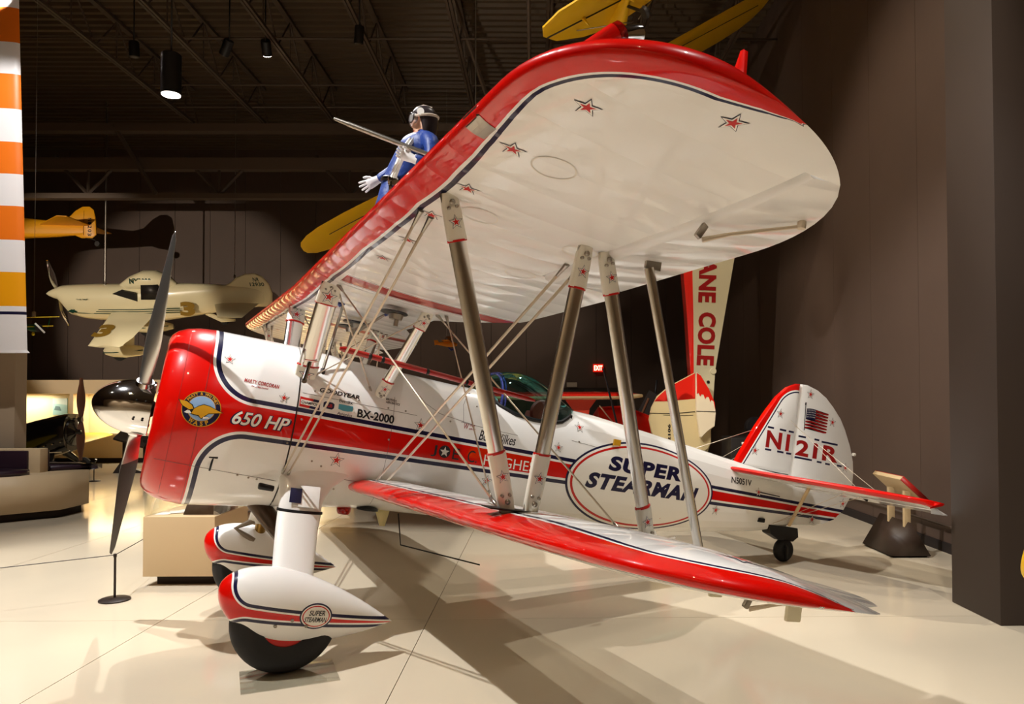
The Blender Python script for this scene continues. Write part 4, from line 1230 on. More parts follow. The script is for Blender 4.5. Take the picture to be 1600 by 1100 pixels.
o = tag(link('figurine', G().rev([(.05, 0), (.06, .03), (.03, .1), (.045, .18), (.02, .22), (0, .23)], 14).mesh('figurine', m_gold), None, R(-12.15, 22.95, .86)), 'small brass figurine on the niche shelf', 'ornament')
e = empty('glass_trophy', 'clear angular glass trophy on the niche shelf', 'trophy', R(-11.6, 22.95, .86), RZ)
link('block', G().loft([[Vector((x, y, 0)) for x, y in ((-.18, -.06), (.14, -.06), (.14, .06), (-.18, .06))], [Vector((x, y, .33)) for x, y in ((-.08, -.03), (.16, -.03), (.16, .03), (-.08, .03))]]).mesh('block', mat('trophy_glass', '#f4f0e8', .1, trans=.7)), e)
link('base', G().box((0, 0, .02), (.4, .16, .04), None, .005).mesh('base', mat('card_white', '#efe8d6', .6)), e)
e = empty('display_box', 'orange wooden box on the niche shelf, beside the chrome spinner', 'box', R(-11.05, 22.95, .86), RZ)
link('body', G().box((0, 0, .11), (.42, .2, .22), None, .008).mesh('body', mat('orange_wood', '#b5722a', .5)), e)
link('lid', G().box((0, 0, .235), (.44, .22, .03), None, .006).mesh('lid', mat('orange_wood2', '#c98336', .5)), e)
e = empty('model_aircraft', 'small brown wire model aircraft on the niche shelf above the black fuselage', 'model', R(-14.7, 22.95, .98), RZ)
link('fuselage', G().tube([(-.35, 0, .16), (.0, 0, .2), (.3, 0, .2)], [.02, .05, .03], 10).mesh('fuselage', mat('model_brown', '#7a5a34', .5)), e)
for z in (.12, .28): link('wing', G().box((.1, 0, z), (.2, .5, .02), None, .006).mesh('wing', mat('model_brown', '#7a5a34', .5)), e)
link('stand', G().tube([(.05, 0, -.12), (.05, 0, .2)], .012, 8).mesh('stand', m_dark), e)
# ------------------------------------------------------------------ partition, screen, bench, striped wing at the far left
m_part = mat('grey_beige_partition', '#b8a48c', .6)
struct(rbox('wall_partition', -13.0, -9.06, 13.0, 13.3, 0, 2.8, m_part))
e = empty('poster_sign', 'small framed colour panel on the partition, cut by the left edge of the picture', 'sign', R(-9.72, 12.97, 1.5), RZ)
link('frame', G().box((0, 0, .36), (.6, .04, .74), None, .006).mesh('frame', mat('purple_frame', '#3c2a6a', .5)), e)
link('print', G().box((0, -.02, .36), (.56, .02, .6), None, .002).mesh('print', mat('green_print', '#a9c7a4', .5)), e)
m_leather = mat('aubergine_leather', '#2a1826', .35, coat=.2)
m_lam = mat('beige_laminate', '#cbb491', .5)
e = empty('bench', 'beige bench with dark aubergine leather cushions and backrest by the partition', 'bench', R(-9.0, 12.4, 0), RZ)
def octo(x0, x1, y0, y1, c): return [(x0, y0), (x1-c, y0), (x1, y0+c), (x1, y1-c), (x1-c, y1), (x0, y1)]
def prism(pts, z0, z1): return G().loft([[Vector((x, y, z0)) for x, y in pts], [Vector((x, y, z1)) for x, y in pts]])
link('toe_kick', prism(octo(-3, 1.25, -.85, .95, .6), 0, .13).mesh('toe_kick', m_gap), e)
link('base', prism(octo(-3, 1.33, -.93, 1.03, .6), .13, .70).mesh('base', m_lam), e)
link('cushion', prism(octo(-3, .9, -.95, -.12, .3), .70, .78).mesh('cushion', m_leather), e)
link('cushion', prism(octo(-3, 1.38, .12, 1.05, .6), .70, .78).mesh('cushion', m_leather), e)
bk = link('back_frame', G().box((-.8, 0, .88), (3.3, .2, .42), None, .012).mesh('back_frame', m_lam), e)
link('back_cushion', G().box((-.88, -.12, .89), (3.1, .05, .34), None, .02).mesh('back_cushion', m_leather), e)
link('back_cushion', G().box((-.8, .12, .89), (3.3, .05, .34), None, .02).mesh('back_cushion', m_leather), e)
# striped wing hung upright
bands = [(2.67, 2.72, 'w'), (2.72, 3.31, 'w'), (3.31, 3.36, 'n'), (3.36, 3.45, 'w'), (3.45, 4.02, 'y'), (4.02, 4.56, 'w'), (4.56, 5.13, 'o'), (5.13, 5.67, 'w'), (5.67, 6.21, 'o'), (6.21, 6.77, 'w'), (6.77, 7.36, 'o'), (7.36, 7.90, 'w'), (7.90, 8.49, 'o'), (8.49, 9.1, 'w'), (9.1, 9.7, 'o')]
mm = {'w': mat('white_fabric', '#f2eef0', .4, bump=.15, bscale=4), 'o': mat('orange_fabric', '#f07818', .4, bump=.15, bscale=4), 'y': mat('amber_fabric', '#f9a80c', .4, bump=.1, bscale=4), 'n': m_navy}
e = empty('striped_wing', 'orange and white striped fabric wing hung upright at the left edge', 'wing', R(-9.3, 12.6, 2.67), RZ)
for z0, z1, c in bands:
    secs = []
    for z in (z0, z1):
        x1 = .72-.036*(z-2.67); k = 1.03 if z < 2.71 else 1.0
        q = []
        for i in range(24):
            a = 2*pi*i/24; q.append(Vector((-.7+(x1+.7)*k*(cos(a) if cos(a) < 0 else cos(a)**.55), .11*k*sin(a), z-2.67)))
        secs.append(q)
    link('stripe', G().loft(secs).mesh('stripe', mm[c]), e)
link('hanger', G().tube([(-.2, 0, 7.0), (-.2, 0, 7.6)], .02, 8).mesh('hanger', m_dark), e)

# ------------------------------------------------------------------ generic aircraft bits
def rsec(x, w, zt, zb, n=20, e=2.3):
    c, h = (zt+zb)/2, (zt-zb)/2; q = []
    for k in range(n):
        a = 2*pi*k/n; s_, c_ = sin(a), cos(a)
        q.append(Vector((x, w*abs(s_)**(2/e)*(1 if s_ >= 0 else -1), c+h*abs(c_)**(2/e)*(1 if c_ >= 0 else -1))))
    return q
def body(rows, n=20, e=2.3): return G().loft([rsec(*r_, n=n, e=e) for r_ in rows])
def foil(stations, n=14):
    """stations: (point of leading edge, chord, thickness, chord dir, up dir)"""
    secs = []
    for p, c, t, cx, up in stations:
        p, cx, up = Vector(p), Vector(cx), Vector(up); q = []
        for k in range(n+1):
            f = (1-k/n)**1.6; q.append(p+cx*(f*c)+up*(t*2.2*(sqrt(f)-f)*1.0+.0))
        for k in range(1, n):
            f = (k/n)**1.6; q.append(p+cx*(f*c)-up*(t*1.0*(sqrt(f)-f)))
        secs.append(q)
    return G().loft(secs)
X_, Y_, Z_ = Vector((1, 0, 0)), Vector((0, 1, 0)), Vector((0, 0, 1))
def plate(pts, t, ax=1):
    """outline in x, z (ax = 1) or x, y (ax = 2) given a rounded thickness"""
    cx = sum(p[0] for p in pts)/len(pts); cy = sum(p[1] for p in pts)/len(pts); secs = []
    for sc, k in ((.94, -1), (1, -.4), (1, .4), (.94, 1)):
        secs.append([(Vector((cx+(a-cx)*sc, k*t/2, cy+(b-cy)*sc)) if ax == 1 else Vector((cx+(a-cx)*sc, cy+(b-cy)*sc, k*t/2))) for a, b in pts])
    return G().loft(secs)

# ------------------------------------------------------------------ cream racer hung on cables
m_ivory = mat('ivory_paint', '#e8dcb4', .3, coat=.6)
m_green = mat('dark_green_print', '#0e3a2c', .4)
m_bronze = mat('bronze_print', '#8a6a22', .4)
e = empty('racing_monoplane', 'small cream racing monoplane with a bronze number 3, hanging at left', 'airplane', R(-13.8, 21, 4.86), RZ)
racer = e
e.scale = (1.3125, 1.3125, 1.3125)
B = radians(30)
e.rotation_euler = (B, 0, RZ)
link('fuselage', body([(.30, .16, .15, -.15), (.36, .20, .165, -.22), (.50, .26, .18, -.46), (.75, .29, .19, -.54), (1.05, .31, .20, -.58), (1.6, .31, .2, -.61), (2.45, .29, .22, -.60), (3.1, .22, .22, -.50), (3.7, .14, .20, -.40), (4.3, .07, .16, -.33), (4.62, .03, .12, -.28)]).mesh('fuselage', m_ivory), e)
link('spinner', G().rev([(.005, 0), (.05, .06), (.10, .17), (.135, .30), (0, .31)], 20, 'x').mesh('spinner', m_ivory), e)
for s_ in (1, -1):
    secs = []
    for i in range(9):
        t = i/8; w = (.045+.09*sin(pi*min(1, t*1.1+.05))) if t < .98 else .02
        secs.append([Vector((.2+.025*sin(2*pi*k/8)+(.05*s_*s_), (w*cos(2*pi*k/8))*.8, s_*(.12+.62*t)-.0)) for k in range(8)])
    link('blade', G().loft(secs).mesh('blade', m_chrome), e)
link('canopy', body([(1.62, .04, .22, .1), (1.85, .18, .38, .1), (2.15, .23, .50, .1), (2.4, .22, .50, .1), (2.65, .16, .40, .1), (2.82, .05, .24, .1)]).mesh('canopy', m_ivory), e)
sC = lambda u, v: (Vector((u, -.235+.1*max(0, v-.3), v)), Vector((0, -1, .4)).normalized())
link('windscreen', G().loft([[Vector((1.56, -.27, .10)), Vector((2.05, -.30, -.06)), Vector((2.05, -.30, .12)), Vector((1.75, -.26, .17))], [Vector((1.56, -.24, .10)), Vector((2.05, -.24, -.06)), Vector((2.05, -.24, .12)), Vector((1.75, -.20, .17))]]).mesh('windscreen', m_dark), e)
link('cockpit_opening', G().loft([[Vector((2.14, -.30, -.02)), Vector((2.56, -.29, -.02)), Vector((2.52, -.24, .28)), Vector((2.18, -.24, .28))], [Vector((2.14, -.2, -.02)), Vector((2.56, -.2, -.02)), Vector((2.52, -.15, .28)), Vector((2.18, -.15, .28))]]).mesh('cockpit_opening', m_dark), e)
txtR = lambda s, x, z, w, h, m, y=-.31, sh=0, b=.02: lay('lettering', [(moved(text2d(s, 1, sh, b, 1, w, h), x, z), m)], lambda u, v, y=y: (Vector((u, y, v)), Vector((0, -1, 0))), racer, 0, .002)
txtR('NX2000', 1.94, .30, .46, .12, m_green, -.205, .2, .03)
txtR('THE "IKE"', .80, -.02, .25, .03, m_green, -.315)
txtR('3', 2.88, -.40, .34, .33, m_bronze, -.285, .1, .06)
for k, z in enumerate((-.24, -.285, -.33)):
    lay('stripe', [(path2d([(.62, z-(k-1)*-.03), (.72, z), (1.3, z), (2.0, z), (2.9, z+.02)], .018), m_green)], lambda u, v: (Vector((u, -(.31 if 1 < u < 2.6 else (.27 if u <= 1 else .275)), v)), Vector((0, -1, 0))), racer, 0, .003)
lay('diamond', [(poly2d([[(.52, -.285), (.62, -.24), (.74, -.285), (.62, -.33)]]), m_green)], lambda u, v: (Vector((u, -.285, v)), Vector((0, -1, 0))), racer, 0, .003)
for sg in (-1, 1):
    st_ = []
    for t in (0, .25, .5, .75, .9, .97, 1):
        y = .22+1.25*t; c = (.95-.22*t)*(1 if t < .9 else (.93 if t < 1 else .6)); st_.append(((1.42+.06*t+(.0 if t < 1 else .2), sg*y, -.33-.22*t), c, .11*(1-.5*t), X_, Z_))
    wng = link('wing', foil(st_).mesh('wing', m_ivory), e)
    if sg < 0:
        lay('lettering', [(moved(text2d('3', 1, .1, .06, 1, .36, .42), 1.42, -1.20), m_bronze)], lambda u, v: (Vector((u, v, -.33+.26*(v+.22)/1.25+.075)), Vector((0, 0, 1))), wng, 0, .004)
    lg = link('gear_leg', G().loft([[Vector((1.72+.28*cos(2*pi*k/14), sg*.45+.05*sin(2*pi*k/14), -.35)) for k in range(14)], [Vector((1.70+.2*cos(2*pi*k/14), sg*.62+.04*sin(2*pi*k/14), -.98)) for k in range(14)]]).mesh('gear_leg', m_ivory), e)
    link('wheel_fairing', body([(.93, .01, -1.10, -1.12), (.98, .07, -1.04, -1.2), (1.15, .11, -.98, -1.25), (1.4, .12, -.97, -1.26), (1.7, .08, -1.0, -1.22), (1.88, .03, -1.05, -1.17)]).mesh('wheel_fairing', m_ivory), lg).location = (.30, sg*.62, .06)
    link('wheel', G().rev([(.0, -.05), (.13, -.05), (.15, 0), (.13, .05), (0, .05)], 20, 'y', (1.55, sg*.62, -1.14)).mesh('wheel', m_rub), lg)
    link('fairing_stripe', G().tube([(1.26, sg*.62-.08, -1.06), (1.5, sg*.62-.115, -1.04), (2.1, sg*.62-.06, -1.01)], .012, 6).mesh('fairing_stripe', m_green), lg)
    st_ = [((3.55+.35*t, sg*(.08+.75*t), -.20), .95-.45*t, .05, X_, Z_) for t in (0, .5, .85, 1)]
    link('tailplane', foil(st_).mesh('tailplane', m_ivory), e)
fn = link('tail_fin', plate([(3.75, .15), (3.95, .24), (4.1, .36), (4.3, .44), (4.5, .45), (4.65, .38), (4.76, .22), (4.80, .0), (4.76, -.2), (4.62, -.30), (4.2, -.3)], .06).mesh('tail_fin', m_ivory), e)
txtF = lambda s, x, z, w, h: lay('lettering', [(moved(text2d(s, 1, 0, .02, 1, w, h), x, z), m_green)], lambda u, v: (Vector((u, -.032, v)), Vector((0, -1, 0))), fn, 0, .002)
txtF('NR', 4.45, .28, .13, .09); txtF('12930', 4.37, .175, .30, .085)
link('tail_skid', G().tube([(3.3, 0, -.45), (3.6, 0, -.62), (3.9, -.05, -.60)], [.05, .05, .03], 8).mesh('tail_skid', m_ivory), e)
link('tail_wheel', G().rev([(.0, -.03), (.07, -.03), (.08, 0), (.07, .03), (0, .03)], 14, 'y', (3.65, 0, -.66)).mesh('tail_wheel', m_rub), e)
MR = Matrix.Translation(e.location) @ e.rotation_euler.to_matrix().to_4x4() @ Matrix.Diagonal((1.3125, 1.3125, 1.3125, 1))
def hang(name, p, lab, top=10.24, r_=.012, col=None):
    p = Vector(p)
    me = G().tube([(0, 0, 0), (0, 0, top-p.z)], r_, 8).rev([(.0, .0), (.03, .02), (.03, .1), (0, .12)], 10).mesh(name, col or m_steel)
    return tag(link(name, me, None, p), lab, 'cable')
hang('hanging_cable', MR @ Vector((1.30, 0, .19)), 'steel cable holding the cream racer just ahead of its canopy', r_=.022)
hang('hanging_cable', MR @ Vector((4.06, 0, .33)), 'thin steel cable holding the cream racer by its tail', r_=.008)

# ------------------------------------------------------------------ yellow tail reaching in at the left
m_yel = mat('yellow_fabric', '#e0990c', .4, bump=.05, bscale=3)
e = empty('yellow_monoplane', 'yellow monoplane at far left, only tail and rudder showing past the striped wing', 'airplane', R(-14.8, 21.5, 6.50), RZ)
e.scale = (1.19, 1.19, 1.19)
link('fuselage', body([(-2.2, .35, .62, -.25), (-.8, .25, .56, -.10), (.05, .16, .50, .02), (.85, .10, .42, .05), (1.45, .04, .35, .10)], 16, 3.2).mesh('fuselage', m_yel), e)
fn = link('tail_fin', plate([(.75, .40), (1.05, .48), (1.25, .68), (1.42, .78), (1.58, .78), (1.68, .70), (1.73, .50), (1.75, .10), (1.66, .02), (1.4, .02), (1.2, .1)], .05).mesh('tail_fin', m_yel), e)
link('tailplane', plate([(.45, -.1), (1.4, -.95), (1.6, -.9), (1.6, .9), (1.4, .95), (.45, .1)], .04, 2).mesh('tailplane', m_yel), e).location = (0, 0, .33)
link('rudder_line', G().box((1.46, -.028, .38), (.006, .004, .6)).mesh('rudder_line', m_dark), fn)
for k, ch in enumerate('N1203'):
    lay('lettering', [(moved(text2d(ch, 1, 0, .02, 1, .07, .085), 0, 0, -pi/2), m_dark)], lambda u, v, k=k: (Vector((1.56+u, -.028, .50-k*.09+v)), Vector((0, -1, 0))), fn, 0, .002)
link('tail_wheel', G().rev([(.0, -.03), (.06, -.03), (.075, 0), (.06, .03), (0, .03)], 16, 'y', (1.78, 0, -.12)).tube([(1.4, 0, .05), (1.72, 0, -.02), (1.78, 0, -.12)], .015, 6).mesh('tail_wheel', m_dark), e)
link('wing', foil([((-2.2, y, .62), 1.4, .12, X_, Z_) for y in (-2.1, 0, 2.1)]).mesh('wing', m_yel), e)
hang('hanging_cable', R(-15.9, 21.5, 7.15), 'steel cable over the yellow tail, hidden behind the striped wing')
# ------------------------------------------------------------------ small green and yellow model biplane
m_yel2 = mat('lemon_paint', '#e3c31c', .4); m_grn2 = mat('green_paint', '#0d5a44', .4)
e = empty('model_biplane', 'tiny green and yellow model biplane beside the striped wing', 'model', R(-8.83, 13.12, 3.13), RZ-.5)
link('fuselage', body([(-.34, .01, .06, .03), (-.1, .05, .08, -.04), (.08, .065, .07, -.06), (.15, .06, .05, -.05)]).mesh('fuselage', m_grn2), e)
for z, w in ((.19, .36), (.03, .26)): link('wing', foil([((.12, y, z+.12*y), -.16, .02, X_, Z_) for y in (-w, -w*.9, 0, w*.9, w)]).mesh('wing', m_yel2), e)
link('cowl_ring', G().rev([(.03, .14), (.065, .14), (.068, .17), (.03, .18)], 16, 'x').mesh('cowl_ring', m_black), e)
link('propeller', G().box((.19, 0, 0), (.01, .03, .22), Matrix.Rotation(.8, 3, 'X'), .003).mesh('propeller', m_white), e)
link('strut', G().tube([(.05, -.2, .03), (.05, -.24, .17)], .008, 6).tube([(.05, .2, .03), (.05, .24, .2)], .008, 6).mesh('strut', m_grn2), e)
link('wheel', G().rev([(.0, -.01), (.03, -.01), (.03, .01), (0, .01)], 12, 'y', (.08, -.05, -.1)).mesh('wheel', m_yel2), e)
hang('hanging_cable', R(-8.83, 13.12, 3.32), 'thin cable above the tiny green and yellow model', r_=.003)
# ------------------------------------------------------------------ black aircraft at the back left
m_blk = mat('gloss_black', '#0b090a', .15, coat=.6)
e = empty('black_monoplane', 'glossy black aircraft with a long wooden propeller, standing at far left by the display wall', 'airplane', R(-12.0, 19.0, 0), RZ)
link('fuselage', body([(-4.2, .12, .62, .3), (-2.0, .34, .98, .10), (-1.5, .38, 1.12, .18), (-.6, .42, 1.38, .38), (.1, .44, 1.54, .56), (.24, .40, 1.54, .62)], 22, 3.0).mesh('fuselage', m_blk), e)
link('nose_cap', G().rev([(.36, .24), (.34, .28), (.1, .34), (.06, .44), (0, .45)], 20, 'x', (0, 0, 1.08)).mesh('nose_cap', m_blk), e)
m_wood = mat('prop_wood', '#5a3a2c', .3, coat=.4)
pr_ = link('propeller', G().rev([(.06, .36), (.07, .40), (.07, .46), (.0, .48)], 14, 'x', (0, 0, 1.4)).mesh('propeller', m_steel), e)
for s_ in (1, -1):
    secs = []
    for i in range(13):
        t = i/12; w = .05+.055*sin(pi*min(1, t*1.15)) if t < .95 else .04; a = 1.1-.7*t
        secs.append([Vector((.42+w*cos(2*pi*k/10)*sin(a)*.8, w*1.2*cos(2*pi*k/10)*cos(a), 1.4+s_*(.06+.98*t))) + Vector((.02*sin(2*pi*k/10), 0, 0)) for k in range(10)])
    link('blade', G().loft(secs).mesh('blade', m_wood), pr_)
for k in range(7):
    link('rivet', G().rev([(.0, -.46), (.025, -.455), (.02, -.44)], 8, 'y', (-1.0+k*.2, 0, .55+k*.05)).mesh('rivet', m_chrome), e)
for sg in (-1, 1):
    lg = link('gear_leg', G().tube([(-.15, sg*.3, .55), (.05, sg*.55, .3), (.12, sg*.62, .2)], [.10, .06, .04], 10).mesh('gear_leg', m_blk), e)
    link('wheel', G().rev([(.0, -.07), (.15, -.07), (.2, -.03), (.2, .03), (.15, .07), (0, .07)], 24, 'y', (.12, sg*.62, .2)).mesh('wheel', m_rub), lg)
    link('brake_arm', G().tube([(.2, sg*.62, .28), (.42, sg*.62, .26), (.45, sg*.62, .34)], .03, 6).mesh('brake_arm', m_blk), lg)
    link('wing', foil([((-.75+(0 if t < 1 else -.2), sg*(.35+3.3*t), .50+.36*t), -1.5, .09, X_, Z_) for t in (0, .5, .95, 1)]).mesh('wing', m_yel2), e)
link('wing_wire', G().tube([(.2, -.4, .6), (-1.5, -2.6, .65)], .012, 6).mesh('wing_wire', m_wire), e)
link('tail_skid', G().tube([(-4.1, 0, .35), (-4.3, 0, 0.02)], .03, 8).mesh('tail_skid', m_dark), e)
# ------------------------------------------------------------------ posts, lecterns, kiosk
m_post = mat('dark_post', '#2a211d', .45, metal=.3)
def stanchion(r, d, lab, g_):
    e = empty('rope_post', lab, 'barrier post', R(r, d, 0), RZ, g_)
    link('base_disc', G().rev([(.0, 0), (.135, 0), (.137, .012), (.12, .022), (.02, .028), (0, .03)], 32).mesh('base_disc', m_post), e)
    link('pole', G().tube([(0, 0, .02), (0, 0, .43)], .011, 12).rev([(.0, .40), (.015, .405), (.015, .435), (0, .44)], 12).mesh('pole', m_post), e)
    return e
stanchion(-4.0, 7.11, 'low dark rope post on a round base, beside the propeller tip', 'rope barrier posts')
stanchion(-10.35, 17.5, 'low dark rope post in front of the black aircraft wheel', 'rope barrier posts')
stanchion(-7.3, 5.2, 'low dark rope post outside the left edge of the picture', 'rope barrier posts')
stanchion(-4.9, 10.9, 'low dark rope post hidden behind the beige kiosk', 'rope barrier posts')
def rope(a, b, lab):
    pts = [Vector(a).lerp(Vector(b), i/16)-Vector((0, 0, .03*sin(pi*i/16))) for i in range(17)]
    o = room('barrier_rope', G().tube(pts, .004, 6), m_post, None, True); return tag(o, lab, 'rope')
rope((-4.0, 7.11, .425), (-7.3, 5.2, .425), 'thin dark barrier rope from the near post to the left edge')
rope((-4.0, 7.11, .425), (-4.9, 10.9, .425), 'thin dark barrier rope from the near post back to the kiosk')
e = empty('info_lectern', 'dark slanted lectern on legs standing before the display wall', 'lectern', R(-10.55, 19.6, 0), RZ)
link('board', G().box((-.05, 0, .88), (.75, .5, .06), Matrix.Rotation(.45, 3, 'X') @ Matrix.Rotation(.35, 3, 'Y'), .01).mesh('board', m_post), e)
for x in (-.25, .28): link('leg', G().box((x, 0, .42), (.10, .06, .85), None, .006).mesh('leg', m_post), e)
link('foot', G().loft([[Vector((-.45, -.2, 0)), Vector((.45, -.2, 0)), Vector((.45, .2, 0)), Vector((-.45, .2, 0))], [Vector((-.3, -.08, .3)), Vector((.0, -.08, .1)), Vector((.0, .08, .1)), Vector((-.3, .08, .3))]]).mesh('foot', m_post), e)
m_kiosk = mat('beige_kiosk_laminate', '#c9ae86', .5)
e = empty('display_kiosk', 'beige boxy display kiosk with a clear cover, behind the wheels', 'kiosk', R(-3.65, 8.05, 0), RZ)
link('plinth', G().box((.03, .03, .05), (.60, .7, .10), None, .004).mesh('plinth', m_gap), e)
link('cabinet', G().box((0, 0, .40), (.72, .86, .60), None, .006).mesh('cabinet', m_kiosk), e)
m_acr = clear('clear_acrylic', (.97, .98, .97, 1), .10)
for c, dm in (((-.35, 0, .92), (.012, .84, .44)), ((.35, 0, .92), (.012, .84, .44)), ((0, .41, .92), (.69, .012, .44)), ((0, 0, 1.135), (.71, .84, .012))):
    link('clear_pane', G().box(c, dm).mesh('clear_pane', m_acr), e)
link('inner_block', G().loft([[Vector((x, y, .70)) for x, y in ((-.02, -.3), (.34, -.3), (.34, .2), (-.02, .2))], [Vector((x, y, .92)) for x, y in ((.06, -.3), (.34, -.3), (.34, .2), (.06, .2))]]).mesh('inner_block', mat('dark_taupe', '#4c3c31', .6)), e)
for k in range(4):
    o = tag(link('paper_sheet', G().box((0, 0, .002), (.14, .2, .003)).mesh('paper_sheet', mat('paper_white', '#e9e1d2', .6)), None, R(-3.9+.09*k, 7.85+.07*k, .701+.004*k), (0, 0, RZ+.5*k)), 'loose white sheet inside the clear kiosk cover, '+('lowest of the fan', 'second from the bottom of the fan', 'third of the fan', 'topmost of the fan')[k], 'paper', 'sheets inside the kiosk cover')
e = empty('counter', 'low taupe counter with slanted rails, right behind the beige kiosk', 'counter', R(-3.72, 9.6, 0), RZ)
link('front', G().box((0, 0, .40), (.75, .5, .72), None, .006).mesh('front', mat('taupe_panel', '#7d6650', .55)), e)
link('rail', G().box((0, -.26, .56), (.72, .02, .025), Matrix.Rotation(-.32, 3, 'Y'), .004).mesh('rail', m_pil), e)
link('rail', G().box((0, -.26, .46), (.72, .02, .015), Matrix.Rotation(-.32, 3, 'Y'), .003).mesh('rail', m_pil), e)
link('top', G().box((0, 0, .775), (.78, .54, .03), None, .005).mesh('top', m_kiosk), e)
link('plinth', G().box((0, 0, .02), (.70, .46, .04)).mesh('plinth', m_gap), e)
# clear sheet under the near wheel
e = tag(link('clear_floor_sheet', G().box((0, 0, .0035), (.62, .44, .007), None, .002).mesh('clear_floor_sheet', m_acr), None, (.93, -1.13, .0), (0, 0, -.06)), 'clear acrylic sheet under the near main wheel', 'sheet')
# ------------------------------------------------------------------ reading rail at the right wall
m_sand = mat('sand_laminate', '#cdb388', .5)
e = empty('reading_rail', 'low reading rail with a red edged slanted board on a dark wedge base', 'sign', R(4.36, 9.2, 0), RZ)
g = G().loft([[Vector((-.235, -.40, .02)), Vector((.235, -.40, .02)), Vector((0, -.40, .41))], [Vector((-.235, .40, .02)), Vector((.235, .40, .02)), Vector((0, .40, .41))]])
link('wedge_base', g.mesh('wedge_base', mat('dark_brown_laminate', '#3a2c23', .5)), e)
link('plinth', G().box((0, 0, .01), (.40, .74, .02)).mesh('plinth', m_gap), e)
for y in (-.30, .10): link('post', G().box((.0, y, .50), (.075, .05, .55), None, .004).mesh('post', m_sand), e)
Mb = Matrix.Rotation(.75, 3, 'Y')
link('board', G().box((.02, -.10, .80), (.42, .74, .05), Mb, .003).mesh('board', m_sand), e)
link('red_edge', G().box(Vector((.02, -.10, .80))+Mb @ Vector((0, -.373, 0)), (.425, .012, .055), Mb).box(Vector((.02, -.10, .80))+Mb @ Vector((.213, 0, 0)), (.012, .75, .055), Mb).box(Vector((.02, -.10, .80))+Mb @ Vector((.0, 0, .028)), (.425, .75, .006), Mb).mesh('red_edge', mat('red_edge', '#a01a12', .45)), e)
# ------------------------------------------------------------------ upright show plane with DIANE COLE along its side
PX = 14/1169.3
def dv(u, v, dd_=14.0): return Vector(((u-848)*PX*dd_/14, dd_-14.0, 1.88+(623-v)*PX*dd_/14))
m_off = mat('offwhite_paint', '#d6cba6', .35, coat=.5); m_redg = mat('scarlet_paint', '#e02010', .3, coat=.6)
e = empty('upright_show_plane', 'white and red show plane hung nose up, DIANE COLE down its side', 'airplane', R(0, 14, 0), RZ)
secs = []
for fl_x, fr_x, bl_x, y in ((1096, 1110, 1094, 706), (1090, 1117, 1086, 650), (1088.5, 1122, 1084, 580), (1088.5, 1138, 1079, 490), (1087, 1155, 1072, 395), (1084, 1172, 1066, 290)):
    secs.append([dv(fl_x, y), dv(fr_x, y), dv(fr_x, y)+Vector((.05, .6, 0)), dv(bl_x, y)+Vector((.05, .6, 0)), dv(bl_x, y)+Vector((0, .05, 0))])
g = G().loft(secs); n5 = 5; fm = []
for f in g.f:
    fm.append(1 if len(f) == 4 and {i % 5 for i in f} in ({3, 4}, {4, 0}) else 0)
link('fuselage', mesh('fuselage', g.v, g.f, None, False, None, [m_off, m_redg], fm), e)
dtx = lambda s, u, v, w, h, m, par, rot=-pi/2: lay('lettering', [(moved(text2d(s, 1, 0, .045, 1.05, w, h), 0, 0, rot), m)], lambda a, b: (dv(u, v)+Vector((a, 0, b)), Vector((0, -1, 0))), par, 0, .006)
dtx('DIANE', 1100, 370, 1.22, .33, m_dkred, e, -pi/2-.04)
dtx('COLE', 1097, 487, 1.0, .33, m_dkred, e, -pi/2-.055)
SO = [(1085, 583), (1066, 593), (1045, 604), (1027, 619), (1018, 636), (1014, 655), (1018, 675), (1028, 690), (1045, 702), (1070, 710), (1095, 708), (1106, 700), (1110, 690), (1110, 620), (1100, 605)]
secs = []
for k, sc in ((-.30, .97), (-.27, 1), (-.24, 1), (-.21, .97)):
    secs.append([dv(1062+(u-1062)*sc, 650+(v-650)*sc)+Vector((0, k, 0)) for u, v in SO])
sp_ = link('tailplane', G().loft(secs).mesh('tailplane', mat('tail_cream', '#d8c391', .4)), e)
def dsurf(k): return lambda u, v: (dv(u*100, -v*100)+Vector((0, k, 0)), Vector((0, -1, 0)))
scal = [(1085, 584), (1066, 594), (1045, 605), (1028, 620), (1022, 627), (1026, 624.5), (1032, 624), (1038, 627), (1041, 621), (1046, 620), (1052, 621), (1058, 625), (1064, 617), (1071, 614), (1078, 617), (1085, 623)]
lay('scallops', [(poly2d([[(u/100, -v/100) for u, v in scal]]), m_redg)], dsurf(-.302), sp_, 0, .003)
lay('hinge_line', [(path2d([(10.14, -6.45), (10.5, -6.46), (10.85, -6.43)], .012), m_dark)], dsurf(-.302), sp_, 0, .003)
lay('hinge_line', [(path2d([(10.36, -6.48), (10.7, -6.49), (10.82, -6.485)], .008), m_dark)], dsurf(-.302), sp_, 0, .003)
dtx('N2106', 1047, 697, .42, .05, m_dark, sp_, pi/2).location = (0, -.302, 0)
FO = [(1085, 583), (1090, 586), (1102, 606), (1112, 628), (1114, 645), (1112, 665), (1101, 673), (1092, 682), (1089, 681), (1084, 640), (1084, 610)]
secs = [[dv(1098+(u-1098)*sc, 640+(v-640)*sc)+Vector((0, k, 0)) for u, v in FO] for k, sc in ((-.46, .96), (-.44, 1), (-.38, 1), (-.36, .96))]
rd_ = link('rudder', G().loft(secs).mesh('rudder', mat('pale_cream', '#f0e0c0', .4)), e)
lay('scallops', [(poly2d([[(u/100, -v/100) for u, v in [(1085, 584), (1091, 588), (1103, 608), (1112, 629), (1112.5, 640), (1110, 627), (1107, 625), (1105, 628), (1103, 621), (1100, 620), (1097.5, 624), (1095, 617), (1092, 616.5), (1090, 620), (1087.5, 614.5), (1085, 616)]]]), m_redg)], dsurf(-.462), rd_, 0, .003)
